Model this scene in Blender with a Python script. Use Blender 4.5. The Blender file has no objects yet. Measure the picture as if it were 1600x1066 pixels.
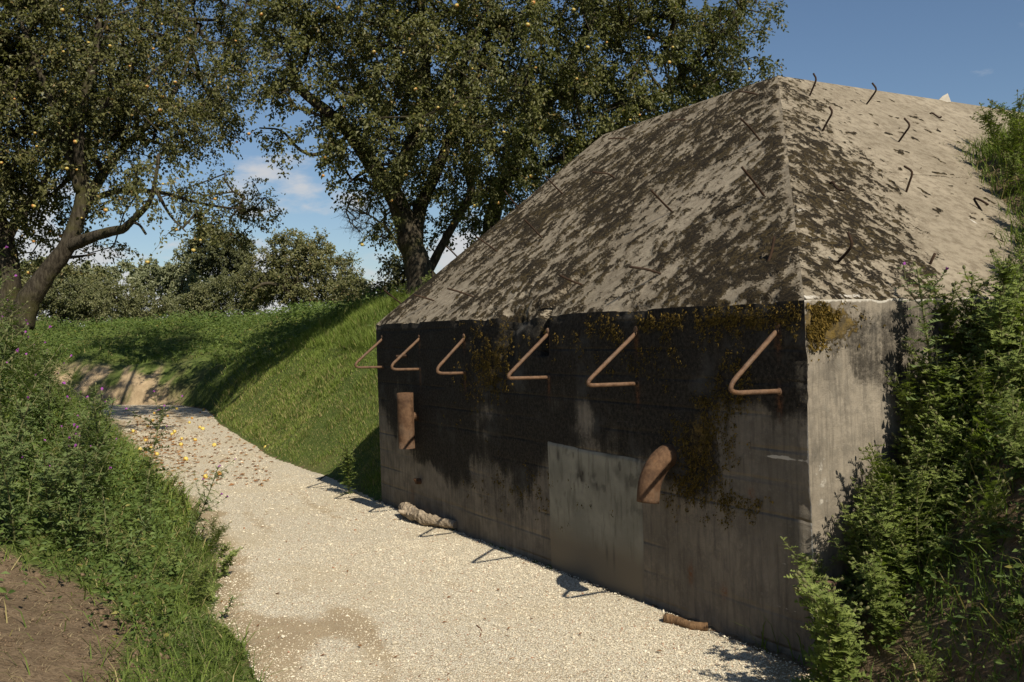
import bpy, math, random
import numpy as np
from mathutils import Matrix, Vector

random.seed(7)
rng = np.random.default_rng(7)
sc = bpy.context.scene
C = sc.collection

# ------------------------------------------------------------------ camera, sky, sun
F_PX, CX, CY, EYE = 1457.0, 800.0, 533.0, 1.65      # photograph measured at 1600 x 1066
RW = np.array([[0.999475783, 0.0, 0.03237529],
               [-0.00038289635, 0.99993006, 0.01182061],
               [-0.0323730285, -0.01182681, 0.99940588]])   # columns: camera right, forward, up
cam_d = bpy.data.cameras.new("camera")
cam = bpy.data.objects.new("camera", cam_d)
C.objects.link(cam)
cam_d.sensor_width = 36.0
cam_d.lens = F_PX / 1600.0 * 36.0
cam_d.clip_end = 3000.0
cam_d.clip_start = 0.05
_m = Matrix.Identity(4)
for i in range(3):
    _m[i][0] = RW[i, 0]; _m[i][1] = RW[i, 2]; _m[i][2] = -RW[i, 1]
_m[2][3] = EYE
cam.matrix_world = _m
sc.camera = cam

SUN_TRAVEL = Vector((-0.388, 0.626, -0.676)).normalized()      # direction the light travels
to_sun = -SUN_TRAVEL
SUN_EL = math.asin(to_sun.z)
SUN_AZ = math.atan2(to_sun.x, to_sun.y)
sun_d = bpy.data.lights.new("sun", 'SUN')
sun_d.energy = 4.2
sun_d.angle = math.radians(0.53)
sun_d.color = (1.0, 0.93, 0.80)
sun = bpy.data.objects.new("sun", sun_d)
C.objects.link(sun)
sun.rotation_euler = SUN_TRAVEL.to_track_quat('-Z', 'Y').to_euler()
sun.location = (20, -30, 40)

world = bpy.data.worlds.new("World")
sc.world = world
world.use_nodes = True
SKY_STRENGTH = 0.056
CLOUD_LO, CLOUD_AT = 0.632, (5.2, 1.1, 0.7)
def build_world():
    nt = world.node_tree
    N, L = nt.nodes, nt.links
    N.clear()
    out = N.new('ShaderNodeOutputWorld')
    bg = N.new('ShaderNodeBackground')
    bg.inputs['Strength'].default_value = SKY_STRENGTH
    sky = N.new('ShaderNodeTexSky')
    sky.sky_type = 'NISHITA'
    sky.sun_disc = False
    sky.sun_elevation = SUN_EL
    sky.sun_rotation = SUN_AZ
    sky.air_density = 1.0
    sky.dust_density = 0.3
    sky.ozone_density = 3.5
    tc = N.new('ShaderNodeTexCoord')
    # cumulus bank low over the horizon all the way round: noise in direction space
    mp = N.new('ShaderNodeMapping')
    mp.inputs['Scale'].default_value = (1.0, 1.0, 2.6)
    mp.inputs['Location'].default_value = CLOUD_AT
    L.new(tc.outputs['Generated'], mp.inputs['Vector'])
    nz = N.new('ShaderNodeTexNoise')
    nz.inputs['Scale'].default_value = 5.2
    nz.inputs['Detail'].default_value = 7.0
    nz.inputs['Roughness'].default_value = 0.55
    L.new(mp.outputs['Vector'], nz.inputs['Vector'])
    sep = N.new('ShaderNodeSeparateXYZ')
    L.new(tc.outputs['Generated'], sep.inputs[0])
    band = N.new('ShaderNodeMapRange')           # clouds only in the lower sky
    band.interpolation_type = 'SMOOTHSTEP'
    band.inputs['From Min'].default_value = 0.24
    band.inputs['From Max'].default_value = 0.08
    L.new(sep.outputs['Z'], band.inputs['Value'])
    ad = N.new('ShaderNodeMath'); ad.operation = 'MULTIPLY_ADD'
    ad.inputs[1].default_value = 0.20
    L.new(band.outputs[0], ad.inputs[0])
    L.new(nz.outputs['Fac'], ad.inputs[2])
    cr = N.new('ShaderNodeMapRange')
    cr.interpolation_type = 'SMOOTHSTEP'
    cr.inputs['From Min'].default_value = CLOUD_LO
    cr.inputs['From Max'].default_value = CLOUD_LO + 0.10
    cr.inputs['To Max'].default_value = 0.85
    L.new(ad.outputs[0], cr.inputs['Value'])
    mix = N.new('ShaderNodeMix'); mix.data_type = 'RGBA'
    L.new(cr.outputs[0], mix.inputs['Factor'])
    L.new(sky.outputs['Color'], mix.inputs['A'])
    mix.inputs['B'].default_value = (7.6, 7.5, 7.5, 1)
    L.new(mix.outputs['Result'], bg.inputs['Color'])
    L.new(bg.outputs[0], out.inputs[0])
build_world()

sc.view_settings.view_transform = 'Standard'
sc.view_settings.look = 'None'
sc.view_settings.gamma = 1.0
sc.view_settings.exposure = 0.60
sc.view_settings.use_curve_mapping = False
sc.render.engine = 'CYCLES'
sc.cycles.max_bounces = 6
sc.cycles.diffuse_bounces = 3
sc.cycles.glossy_bounces = 2
sc.cycles.transmission_bounces = 3
sc.cycles.transparent_max_bounces = 4
sc.cycles.caustics_reflective = False
sc.cycles.caustics_refractive = False

# ------------------------------------------------------------------ measuring helpers
def ray(px, py):
    v = RW @ np.array([px - CX, F_PX, CY - py])
    return v
def at_depth(px, py, Y):
    d = ray(px, py)
    return np.array([0, 0, EYE]) + d * (Y / d[1])
def at_plane(px, py, n, p):
    d = ray(px, py)
    n = np.asarray(n, float)
    t = (np.dot(n, p) - n[2] * EYE) / np.dot(n, d)
    return np.array([0, 0, EYE]) + d * t
def m_per_px(Y):
    return Y / F_PX

# ------------------------------------------------------------------ noise
def _hash(ix, iy, iz, seed):
    h = (ix.astype(np.uint32) * np.uint32(374761393) + iy.astype(np.uint32) * np.uint32(668265263)
         + iz.astype(np.uint32) * np.uint32(2147483647) + np.uint32(seed * 974711 + 13))
    h = (h ^ (h >> np.uint32(13))) * np.uint32(1274126177)
    h = (h ^ (h >> np.uint32(16))) * np.uint32(2246822519)
    h = h ^ (h >> np.uint32(13))
    return h.astype(np.float64) / 4294967295.0
def vnoise(P, seed=0):
    P = np.asarray(P, float)
    I = np.floor(P).astype(np.int64)
    f = P - I
    f = f * f * (3 - 2 * f)
    r = 0
    for dx in (0, 1):
        wx = f[..., 0] if dx else 1 - f[..., 0]
        for dy in (0, 1):
            wy = f[..., 1] if dy else 1 - f[..., 1]
            for dz in (0, 1):
                wz = f[..., 2] if dz else 1 - f[..., 2]
                r = r + wx * wy * wz * _hash(I[..., 0] + dx, I[..., 1] + dy, I[..., 2] + dz, seed)
    return r
def fbm(P, octaves=4, seed=0, gain=0.5):
    P = np.asarray(P, float)
    a, s, t = 1.0, 0.0, 0.0
    for o in range(octaves):
        s = s + a * vnoise(P * (2.03 ** o) + o * 17.3, seed + o)
        t += a
        a *= gain
    return s / t
def xyz(x, y, z=0.0):
    x, y, z = np.broadcast_arrays(np.asarray(x, float), np.asarray(y, float), np.asarray(z, float))
    return np.stack([x, y, z], -1)
def sstep(a, b, x):
    t = np.clip((x - a) / (b - a), 0, 1)
    return t * t * (3 - 2 * t)

# ------------------------------------------------------------------ mesh helpers
def new_mesh(name, V, F, smooth=False, attrs=None, uv=None, mats=None, mat_idx=None):
    """V (n,3); F (m,k) or list of such arrays"""
    V = np.asarray(V, np.float32)
    Fs = F if isinstance(F, list) else [F]
    Fs = [np.asarray(f, np.int32) for f in Fs if len(f)]
    me = bpy.data.meshes.new(name)
    me.vertices.add(len(V))
    me.vertices.foreach_set('co', V.ravel())
    nl = sum(f.size for f in Fs)
    npoly = sum(len(f) for f in Fs)
    me.loops.add(nl)
    me.loops.foreach_set('vertex_index', np.concatenate([f.ravel() for f in Fs]))
    me.polygons.add(npoly)
    tot = np.concatenate([np.full(len(f), f.shape[1], np.int32) for f in Fs])
    st = np.concatenate([[0], np.cumsum(tot)[:-1]]).astype(np.int32)
    me.polygons.foreach_set('loop_start', st)
    me.polygons.foreach_set('loop_total', tot)
    me.polygons.foreach_set('use_smooth', np.full(npoly, smooth, bool))
    if mat_idx is not None:
        me.polygons.foreach_set('material_index', np.asarray(mat_idx, np.int32))
    for k, v in (attrs or {}).items():
        v = np.asarray(v, np.float32)
        if v.ndim == 1:
            a = me.attributes.new(k, 'FLOAT', 'POINT')
            a.data.foreach_set('value', v)
        else:
            a = me.attributes.new(k, 'FLOAT_COLOR', 'POINT')
            if v.shape[1] == 3:
                v = np.concatenate([v, np.ones((len(v), 1), np.float32)], 1)
            a.data.foreach_set('color', v.ravel())
    me.update(calc_edges=True)
    me.validate()
    for m in (mats or []):
        me.materials.append(m)
    return me
def obj(name, me, parent=None, loc=None):
    o = bpy.data.objects.new(name, me)
    C.objects.link(o)
    if parent is not None:
        o.parent = parent
    if loc is not None:
        o.location = loc
    return o
def empty(name, loc=(0, 0, 0), rz=0.0):
    o = bpy.data.objects.new(name, None)
    C.objects.link(o)
    o.empty_display_size = 0.1
    o.location = loc
    o.rotation_euler = (0, 0, rz)
    return o
def tag(o, label, cat, group=None, kind=None):
    if label: o['label'] = label
    if cat: o['category'] = cat
    if group: o['group'] = group
    if kind: o['kind'] = kind
    return o
def grid_faces(nu, nv, flip=False):
    a = np.arange(nu * nv).reshape(nu, nv)
    q = np.stack([a[:-1, :-1], a[1:, :-1], a[1:, 1:], a[:-1, 1:]], -1).reshape(-1, 4)
    return q[:, ::-1] if flip else q
class Geo:
    """collects pieces of one part"""
    def __init__(self):
        self.V, self.F, self.n, self.A = [], {}, 0, {}
    def add(self, V, F, **at):
        V = np.asarray(V, float)
        F = np.asarray(F, int)
        self.V.append(V)
        self.F.setdefault(F.shape[1], []).append(F + self.n)
        for k, v in at.items():
            self.A.setdefault(k, []).append(np.broadcast_to(np.asarray(v, float), (len(V),)))
        self.n += len(V)
    def mesh(self, name, mat, smooth=False):
        V = np.concatenate(self.V)
        return new_mesh(name, V, [np.concatenate(f) for f in self.F.values()], smooth,
                        {k: np.concatenate(v) for k, v in self.A.items()}, mats=[mat])
def tube(P, R, sides=8, caps=True, wob=0.0, seed=0):
    P = np.asarray(P, float)
    n = len(P)
    R = np.broadcast_to(np.asarray(R, float), (n,))
    T = np.gradient(P, axis=0)
    T /= np.linalg.norm(T, axis=1)[:, None] + 1e-9
    up = np.array([0, 0, 1.0]) if abs(T[0, 2]) < 0.9 else np.array([1.0, 0, 0])
    a = np.cross(T[0], up); a /= np.linalg.norm(a)
    V = []
    ang = np.linspace(0, 2 * np.pi, sides, endpoint=False)
    for i in range(n):
        a = a - T[i] * np.dot(a, T[i]); a /= np.linalg.norm(a) + 1e-9
        b = np.cross(T[i], a)
        V.append(P[i] + R[i] * (np.cos(ang)[:, None] * a + np.sin(ang)[:, None] * b))
    V = np.concatenate(V)
    if wob:
        ctr = np.repeat(P, sides, axis=0)
        k = 1 + wob * (fbm(V * 9.0 + seed, 3, seed) - 0.5) * 2
        V = ctr + (V - ctr) * k[:, None]
    i = np.arange(n - 1)[:, None] * sides
    j = np.arange(sides)[None, :]
    k = (j + 1) % sides
    F = np.stack([i + j, i + k, i + k + sides, i + j + sides], -1).reshape(-1, 4)
    if caps:
        c0, c1 = len(V), len(V) + 1
        V = np.concatenate([V, P[:1], P[-1:]])
        jj = np.arange(sides); kk = (jj + 1) % sides
        t0 = np.stack([jj * 0 + c0, kk, jj, jj * 0 + c0], -1)
        o = (n - 1) * sides
        t1 = np.stack([jj * 0 + c1, o + jj, o + kk, jj * 0 + c1], -1)
        return V, F, np.concatenate([t0, t1])[:, :3]
    return V, F, None
def geo_tube(g, P, R, sides=8, caps=True, wob=0.0, seed=0, **at):
    V, F, T = tube(P, R, sides, caps, wob, seed)
    n0 = g.n
    g.add(V, F, **at)
    if T is not None:
        g.F.setdefault(3, []).append(T + n0)
def smooth_path(P, n=6):
    """Catmull-Rom through the points"""
    P = np.asarray(P, float)
    Q = np.concatenate([[2 * P[0] - P[1]], P, [2 * P[-1] - P[-2]]])
    out = []
    for i in range(1, len(Q) - 2):
        for t in np.linspace(0, 1, n, endpoint=False):
            a, b, c, d = Q[i - 1], Q[i], Q[i + 1], Q[i + 2]
            out.append(0.5 * (2 * b + (c - a) * t + (2 * a - 5 * b + 4 * c - d) * t ** 2 + (3 * b - a - 3 * c + d) * t ** 3))
    out.append(P[-1])
    return np.array(out)

# ------------------------------------------------------------------ material helpers
class Mat:
    def __init__(self, name, rough=0.9, spec=0.2):
        self.m = bpy.data.materials.new(name)
        self.m.use_nodes = True
        self.nt = self.m.node_tree
        self.N, self.L = self.nt.nodes, self.nt.links
        self.bsdf = self.N['Principled BSDF']
        self.bsdf.inputs['Roughness'].default_value = rough
        self.bsdf.inputs['Specular IOR Level'].default_value = spec
    def _in(self, sock, v):
        if hasattr(v, 'is_output') or isinstance(v, bpy.types.NodeSocket):
            self.L.new(v, sock)
        elif isinstance(v, (tuple, list)) and len(v) == 3 and sock.type == 'RGBA':
            sock.default_value = (*v, 1)
        else:
            sock.default_value = v
    def attr(self, name, color=False):
        n = self.N.new('ShaderNodeAttribute'); n.attribute_name = name
        return n.outputs['Color' if color else 'Fac']
    def coords(self, scale=(1, 1, 1), which='Object', rot=(0, 0, 0)):
        t = self.N.new('ShaderNodeTexCoord')
        m = self.N.new('ShaderNodeMapping')
        m.inputs['Scale'].default_value = scale
        m.inputs['Rotation'].default_value = rot
        self.L.new(t.outputs[which], m.inputs['Vector'])
        return m.outputs['Vector']
    def noise(self, vec, scale, detail=4, rough=0.55):
        n = self.N.new('ShaderNodeTexNoise')
        n.inputs['Scale'].default_value = scale
        n.inputs['Detail'].default_value = detail
        n.inputs['Roughness'].default_value = rough
        self.L.new(vec, n.inputs['Vector'])
        return n.outputs['Fac']
    def voronoi(self, vec, scale, feature='F1', out='Distance'):
        n = self.N.new('ShaderNodeTexVoronoi')
        n.feature = feature
        n.inputs['Scale'].default_value = scale
        self.L.new(vec, n.inputs['Vector'])
        return n.outputs[out]
    def ramp(self, v, a, b, lo=0.0, hi=1.0):
        n = self.N.new('ShaderNodeMapRange')
        n.interpolation_type = 'SMOOTHSTEP'
        n.inputs['From Min'].default_value = a
        n.inputs['From Max'].default_value = b
        n.inputs['To Min'].default_value = lo
        n.inputs['To Max'].default_value = hi
        self._in(n.inputs['Value'], v)
        return n.outputs[0]
    def math(self, op, a, b=0.0, c=0.0):
        n = self.N.new('ShaderNodeMath'); n.operation = op
        self._in(n.inputs[0], a); self._in(n.inputs[1], b); self._in(n.inputs[2], c)
        return n.outputs[0]
    def mix(self, f, a, b, blend='MIX'):
        n = self.N.new('ShaderNodeMix'); n.data_type = 'RGBA'; n.blend_type = blend
        self._in(n.inputs['Factor'], f); self._in(n.inputs['A'], a); self._in(n.inputs['B'], b)
        return n.outputs['Result']
    def bump(self, h, strength=0.5, dist=0.01):
        n = self.N.new('ShaderNodeBump')
        n.inputs['Strength'].default_value = strength
        n.inputs['Distance'].default_value = dist
        self.L.new(h, n.inputs['Height'])
        self.L.new(n.outputs[0], self.bsdf.inputs['Normal'])
    def color(self, c):
        self._in(self.bsdf.inputs['Base Color'], c)
        return self.m
    def leafy(self, col, trans=0.35, tcol=None):
        """thin leaf: diffuse + gloss in front, translucency through"""
        tr = self.N.new('ShaderNodeBsdfTranslucent')
        self._in(self.bsdf.inputs['Base Color'], col)
        if tcol is None:
            tcol = self.mix(1.0, col, (1.0, 1.15, 0.45), 'MULTIPLY')
        self._in(tr.inputs['Color'], tcol)
        mx = self.N.new('ShaderNodeMixShader')
        mx.inputs[0].default_value = trans
        self.L.new(self.bsdf.outputs[0], mx.inputs[1])
        self.L.new(tr.outputs[0], mx.inputs[2])
        self.L.new(mx.outputs[0], self.N['Material Output'].inputs['Surface'])
        return self.m

def mat_concrete_roof():
    M = Mat('mossy_concrete', 0.95, 0.15)
    v = M.coords()
    n1 = M.noise(v, 1.3, 5); n2 = M.noise(v, 14, 6, 0.65); n3 = M.noise(v, 120, 4, 0.7)
    base = M.mix(M.ramp(n1, 0.3, 0.7), (0.214, 0.179, 0.126), (0.304, 0.257, 0.186))
    base = M.mix(M.ramp(n2, 0.40, 0.66, 0, 0.75), base, (0.135, 0.106, 0.072))
    base = M.mix(M.ramp(n3, 0.50, 0.70, 0, 0.45), base, (0.36, 0.30, 0.22))
    # exposed pale aggregate
    vo = M.voronoi(v, 46)
    pale = M.math('MULTIPLY', M.ramp(vo, 0.18, 0.10), M.ramp(M.noise(v, 31, 2), 0.50, 0.56))
    base = M.mix(M.math('MULTIPLY', pale, 0.75), base, (0.46, 0.36, 0.26))
    # pits
    pit = M.math('MULTIPLY', M.ramp(M.voronoi(v, 27), 0.16, 0.07), M.ramp(M.noise(v, 17, 2), 0.55, 0.62))
    base = M.mix(M.math('MULTIPLY', pit, 0.7), base, (0.12, 0.095, 0.07))
    lime = M.attr('lime')
    base = M.mix(M.ramp(M.math('ADD', lime, M.math('MULTIPLY', M.math('SUBTRACT', n2, 0.5), 0.9)), 0.45, 0.65), base, (0.52, 0.48, 0.41))
    moss = M.attr('moss')
    hf = M.noise(v, 60, 5, 0.7)
    h2 = M.noise(v, 30, 3, 0.6)
    mm = M.ramp(M.math('ADD', M.math('ADD', moss, M.math('MULTIPLY', M.math('SUBTRACT', h2, 0.5), 0.8)), M.math('MULTIPLY', M.math('SUBTRACT', hf, 0.5), 1.0)), 0.47, 0.57)
    mcol = M.mix(M.ramp(M.noise(v, 3.0, 4), 0.38, 0.66), (0.028, 0.021, 0.012), (0.080, 0.058, 0.024))
    mcol = M.mix(M.ramp(n3, 0.45, 0.75, 0, 0.7), mcol, (0.095, 0.068, 0.034))
    kf = M.math('ADD', moss, M.math('MULTIPLY', M.math('SUBTRACT', hf, 0.5), 1.1))
    base = M.mix(M.ramp(kf, 0.30, 0.52, 0, 0.55), base, (0.105, 0.080, 0.048))
    mcol = M.mix(M.ramp(h2, 0.42, 0.60), (0.020, 0.015, 0.009), mcol)
    col = M.mix(mm, base, mcol)
    hh = M.math('ADD', M.math('MULTIPLY', n3, 0.55), M.math('MULTIPLY', n2, 0.35))
    hh = M.math('ADD', hh, M.math('MULTIPLY', mm, M.math('ADD', M.math('MULTIPLY', hf, 1.2), 0.5)))
    hh = M.math('SUBTRACT', hh, M.math('MULTIPLY', pit, 0.9))
    M.bump(hh, 1.0, 0.016)
    return M.color(col)
def mat_concrete_wall():
    M = Mat('stained_concrete', 0.9, 0.2)
    v = M.coords()
    vs = M.coords((9, 9, 0.9))
    n1 = M.noise(v, 2.2, 6, 0.6); n2 = M.noise(v, 18, 6, 0.65); n3 = M.noise(v, 150, 3, 0.7)
    st = M.noise(vs, 3.0, 5, 0.65)
    base = M.mix(M.ramp(n1, 0.3, 0.7), (0.138, 0.118, 0.090), (0.235, 0.200, 0.152))  # base raised to include light bounced off the gravel onto the wall foot
    base = M.mix(M.math('MULTIPLY', M.attr('pale'), 1.0), base, M.mix(M.ramp(n1, 0.3, 0.7), (0.20, 0.168, 0.125), (0.27, 0.23, 0.175)))  # 'pale' lightens the side wall's colour for the sun falling on it
    base = M.mix(M.ramp(st, 0.42, 0.70, 0, 0.55), base, (0.066, 0.058, 0.047))
    base = M.mix(M.ramp(M.noise(v, 9, 6, 0.7), 0.42, 0.66, 0, 0.55), base, (0.070, 0.060, 0.047))
    base = M.mix(M.ramp(n2, 0.52, 0.70, 0, 0.6), base, (0.205, 0.180, 0.140))
    pale = M.attr('lime')
    base = M.mix(M.ramp(M.math('ADD', pale, M.math('MULTIPLY', M.math('SUBTRACT', n2, 0.5), 0.8)), 0.45, 0.62), base, (0.47, 0.43, 0.36))
    black = M.attr('stain')
    hf = M.noise(v, 40, 5, 0.7)
    k = M.math('ADD', black, M.math('MULTIPLY', M.math('SUBTRACT', hf, 0.5), 0.55))
    k = M.math('ADD', k, M.math('MULTIPLY', M.math('SUBTRACT', st, 0.5), 0.30))
    k = M.math('ADD', k, M.math('MULTIPLY', M.math('SUBTRACT', M.noise(v, 6.5, 5, 0.6), 0.5), 0.5))
    bm = M.ramp(k, 0.34, 0.70)
    bcol = M.mix(M.ramp(hf, 0.38, 0.66), (0.006, 0.005, 0.004), (0.034, 0.029, 0.021))
    spk = M.math('MULTIPLY', M.ramp(M.voronoi(v, 62), 0.26, 0.12), M.ramp(M.noise(v, 7, 4, 0.6), 0.50, 0.62))
    bcol = M.mix(M.math('MULTIPLY', spk, 0.8), bcol, (0.12, 0.092, 0.050))
    bcol = M.mix(M.ramp(n1, 0.52, 0.72, 0, 0.85), bcol, (0.060, 0.058, 0.052))
    col = M.mix(M.math('MULTIPLY', bm, 0.96), base, bcol)
    mo = M.attr('moss')
    mk = M.ramp(M.math('ADD', mo, M.math('MULTIPLY', M.math('SUBTRACT', hf, 0.5), 1.5)), 0.50, 0.64)
    mcol = M.mix(M.ramp(n2, 0.4, 0.65), (0.040, 0.028, 0.010), (0.15, 0.098, 0.022))
    col = M.mix(M.math('MULTIPLY', mk, 0.9), col, mcol)
    rust = M.attr('rust')
    col = M.mix(M.math('MULTIPLY', rust, M.ramp(hf, 0.35, 0.6)), col, (0.16, 0.062, 0.022))
    hh = M.math('ADD', M.math('MULTIPLY', n3, 0.35), M.math('MULTIPLY', n2, 0.9))
    hh = M.math('ADD', hh, M.math('MULTIPLY', M.math('ADD', mk, bm), M.math('MULTIPLY', hf, 0.8)))
    hh = M.math('ADD', hh, M.math('MULTIPLY', M.attr('groove'), -1.6))
    M.bump(hh, 0.85, 0.010)
    return M.color(col)
def mat_patch():
    M = Mat('smooth_patch_concrete', 0.85, 0.25)
    v = M.coords()
    vs = M.coords((7, 7, 1.2))
    n1 = M.noise(v, 3.5, 6, 0.6); n2 = M.noise(v, 26, 5, 0.65); st = M.noise(vs, 3.0, 5, 0.6)
    c = M.mix(M.ramp(n1, 0.35, 0.7), (0.195, 0.184, 0.142), (0.285, 0.268, 0.206))
    c = M.mix(M.ramp(st, 0.5, 0.72, 0, 0.65), c, (0.10, 0.092, 0.07))
    c = M.mix(M.attr('low'), c, (0.165, 0.138, 0.098))
    c = M.mix(M.attr('stain'), c, (0.030, 0.026, 0.02))
    M.bump(M.math('ADD', n2, M.noise(v, 160, 2)), 0.35, 0.006)
    return M.color(c)
def mat_rust(name='rusty_iron', dark=1.0, spec=0.28, rough=0.6):
    M = Mat(name, rough, spec)
    v = M.coords()
    n = M.noise(v, 22, 6, 0.7); n2 = M.noise(v, 90, 4, 0.7); n3 = M.noise(v, 5, 3)
    d = dark
    c = M.mix(M.ramp(n, 0.35, 0.65), (0.086 * d, 0.046 * d, 0.024 * d), (0.158 * d, 0.092 * d, 0.052 * d))
    c = M.mix(M.ramp(n2, 0.55, 0.75, 0, 0.6), c, (0.09 * d, 0.042 * d, 0.022 * d))
    c = M.mix(M.ramp(n3, 0.55, 0.7, 0, 0.35), c, (0.17 * d, 0.125 * d, 0.085 * d))
    n4 = M.noise(v, 9, 6, 0.7)
    c = M.mix(M.ramp(n4, 0.50, 0.64, 0, 0.38), c, (0.045 * d, 0.028 * d, 0.020 * d))
    c = M.mix(M.ramp(n4, 0.42, 0.34, 0, 0.5), c, (0.20 * d, 0.105 * d, 0.050 * d))
    M._in(M.bsdf.inputs['Roughness'], M.ramp(n, 0.3, 0.7, rough - 0.12, rough + 0.25))
    M.bump(M.math('ADD', n, M.math('MULTIPLY', n2, 0.9)), 0.8, 0.006)
    return M.color(c)
def mat_ground():
    M = Mat('bank_soil', 0.95, 0.1)
    v = M.coords()
    n1 = M.noise(v, 0.9, 5); n2 = M.noise(v, 7, 6, 0.65); n3 = M.noise(v, 45, 5, 0.7)
    soil = M.mix(M.ramp(n2, 0.3, 0.7), (0.125, 0.088, 0.053), (0.215, 0.155, 0.096))
    soil = M.mix(M.ramp(n3, 0.45, 0.68, 0, 0.8), soil, (0.088, 0.060, 0.036))
    turf = M.mix(M.ramp(n2, 0.35, 0.7), (0.060, 0.086, 0.020), (0.110, 0.132, 0.036))
    turf = M.mix(M.ramp(n1, 0.5, 0.7, 0, 0.5), turf, (0.125, 0.105, 0.045))
    g = M.attr('turf')
    k = M.ramp(M.math('ADD', g, M.math('MULTIPLY', M.math('SUBTRACT', n2, 0.5), 0.7)), 0.40, 0.60)
    dust = M.mix(M.attr('dirt'), M.mix(k, soil, turf), M.mix(M.ramp(n2, 0.3, 0.7), (0.34, 0.245, 0.145), (0.44, 0.325, 0.20)))
    M.bump(M.math('ADD', M.math('MULTIPLY', n2, 1.0), M.math('MULTIPLY', n3, 0.5)), 1.0, 0.03)
    return M.color(dust)
def mat_gravel():
    M = Mat('limestone_gravel', 0.9, 0.2)
    v = M.coords()
    n1 = M.noise(v, 0.8, 5); n2 = M.noise(v, 5, 5, 0.65)
    vc = M.voronoi(v, 95, out='Color'); vd = M.voronoi(v, 95)
    s = M.N.new('ShaderNodeSeparateColor'); M.L.new(vc, s.inputs[0])
    c = M.mix(s.outputs[0], (0.46, 0.402, 0.295), (0.75, 0.685, 0.54))
    c = M.mix(M.ramp(vd, 0.40, 0.62, 0, 0.75), c, (0.24, 0.19, 0.12))
    c = M.mix(M.ramp(s.outputs[1], 0.93, 0.96, 0, 0.6), c, (0.40, 0.22, 0.13))
    dirt = M.math('ADD', M.attr('dirt'), M.math('MULTIPLY', M.math('SUBTRACT', n2, 0.5), 0.9))
    c = M.mix(M.ramp(dirt, 0.38, 0.72, 0, 0.85), c, M.mix(M.ramp(n2, 0.3, 0.7), (0.26, 0.19, 0.11), (0.33, 0.25, 0.15)))
    c = M.mix(M.ramp(n1, 0.46, 0.66, 0, 0.5), c, (0.44, 0.36, 0.235))
    M.bump(M.math('MULTIPLY', vd, -1.0), 0.8, 0.008)
    return M.color(c)
def mat_stone():
    M = Mat('gravel_stone', 0.85, 0.25)
    a = M.attr('var')
    c = M.mix(a, (0.44, 0.38, 0.27), (0.70, 0.625, 0.48))
    c = M.mix(M.ramp(a, 0.035, 0.02), c, (0.33, 0.17, 0.10))
    return M.color(c)
def mat_leaf(name, c0, c1, c2=None, trans=0.35, rough=0.5, spec=0.35):
    M = Mat(name, rough, spec)
    a = M.attr('var')
    c = M.mix(a, c0, c1)
    if c2 is not None:
        c = M.mix(M.ramp(a, 0.88, 0.97), c, c2)
    return M.leafy(c, trans)
def mat_bark(name='bark', c0=(0.024, 0.019, 0.013), c1=(0.075, 0.062, 0.043), moss=(0.062, 0.058, 0.018)):
    M = Mat(name, 0.95, 0.1)
    v = M.coords((14, 14, 3.0))
    n = M.noise(v, 1.6, 6, 0.65); m = M.noise(M.coords(), 1.9, 5)
    c = M.mix(M.ramp(n, 0.35, 0.68), c0, c1)
    c = M.mix(M.ramp(m, 0.48, 0.66, 0, 0.7), c, moss)
    M.bump(n, 0.9, 0.03)
    return M.color(c)
def mat_plain(name, c0, c1, scale=8, rough=0.8, spec=0.3, bump=0.3, bd=0.005):
    M = Mat(name, rough, spec)
    v = M.coords()
    n = M.noise(v, scale, 5, 0.6)
    M.bump(n, bump, bd)
    return M.color(M.mix(M.ramp(n, 0.35, 0.68), c0, c1))

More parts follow.
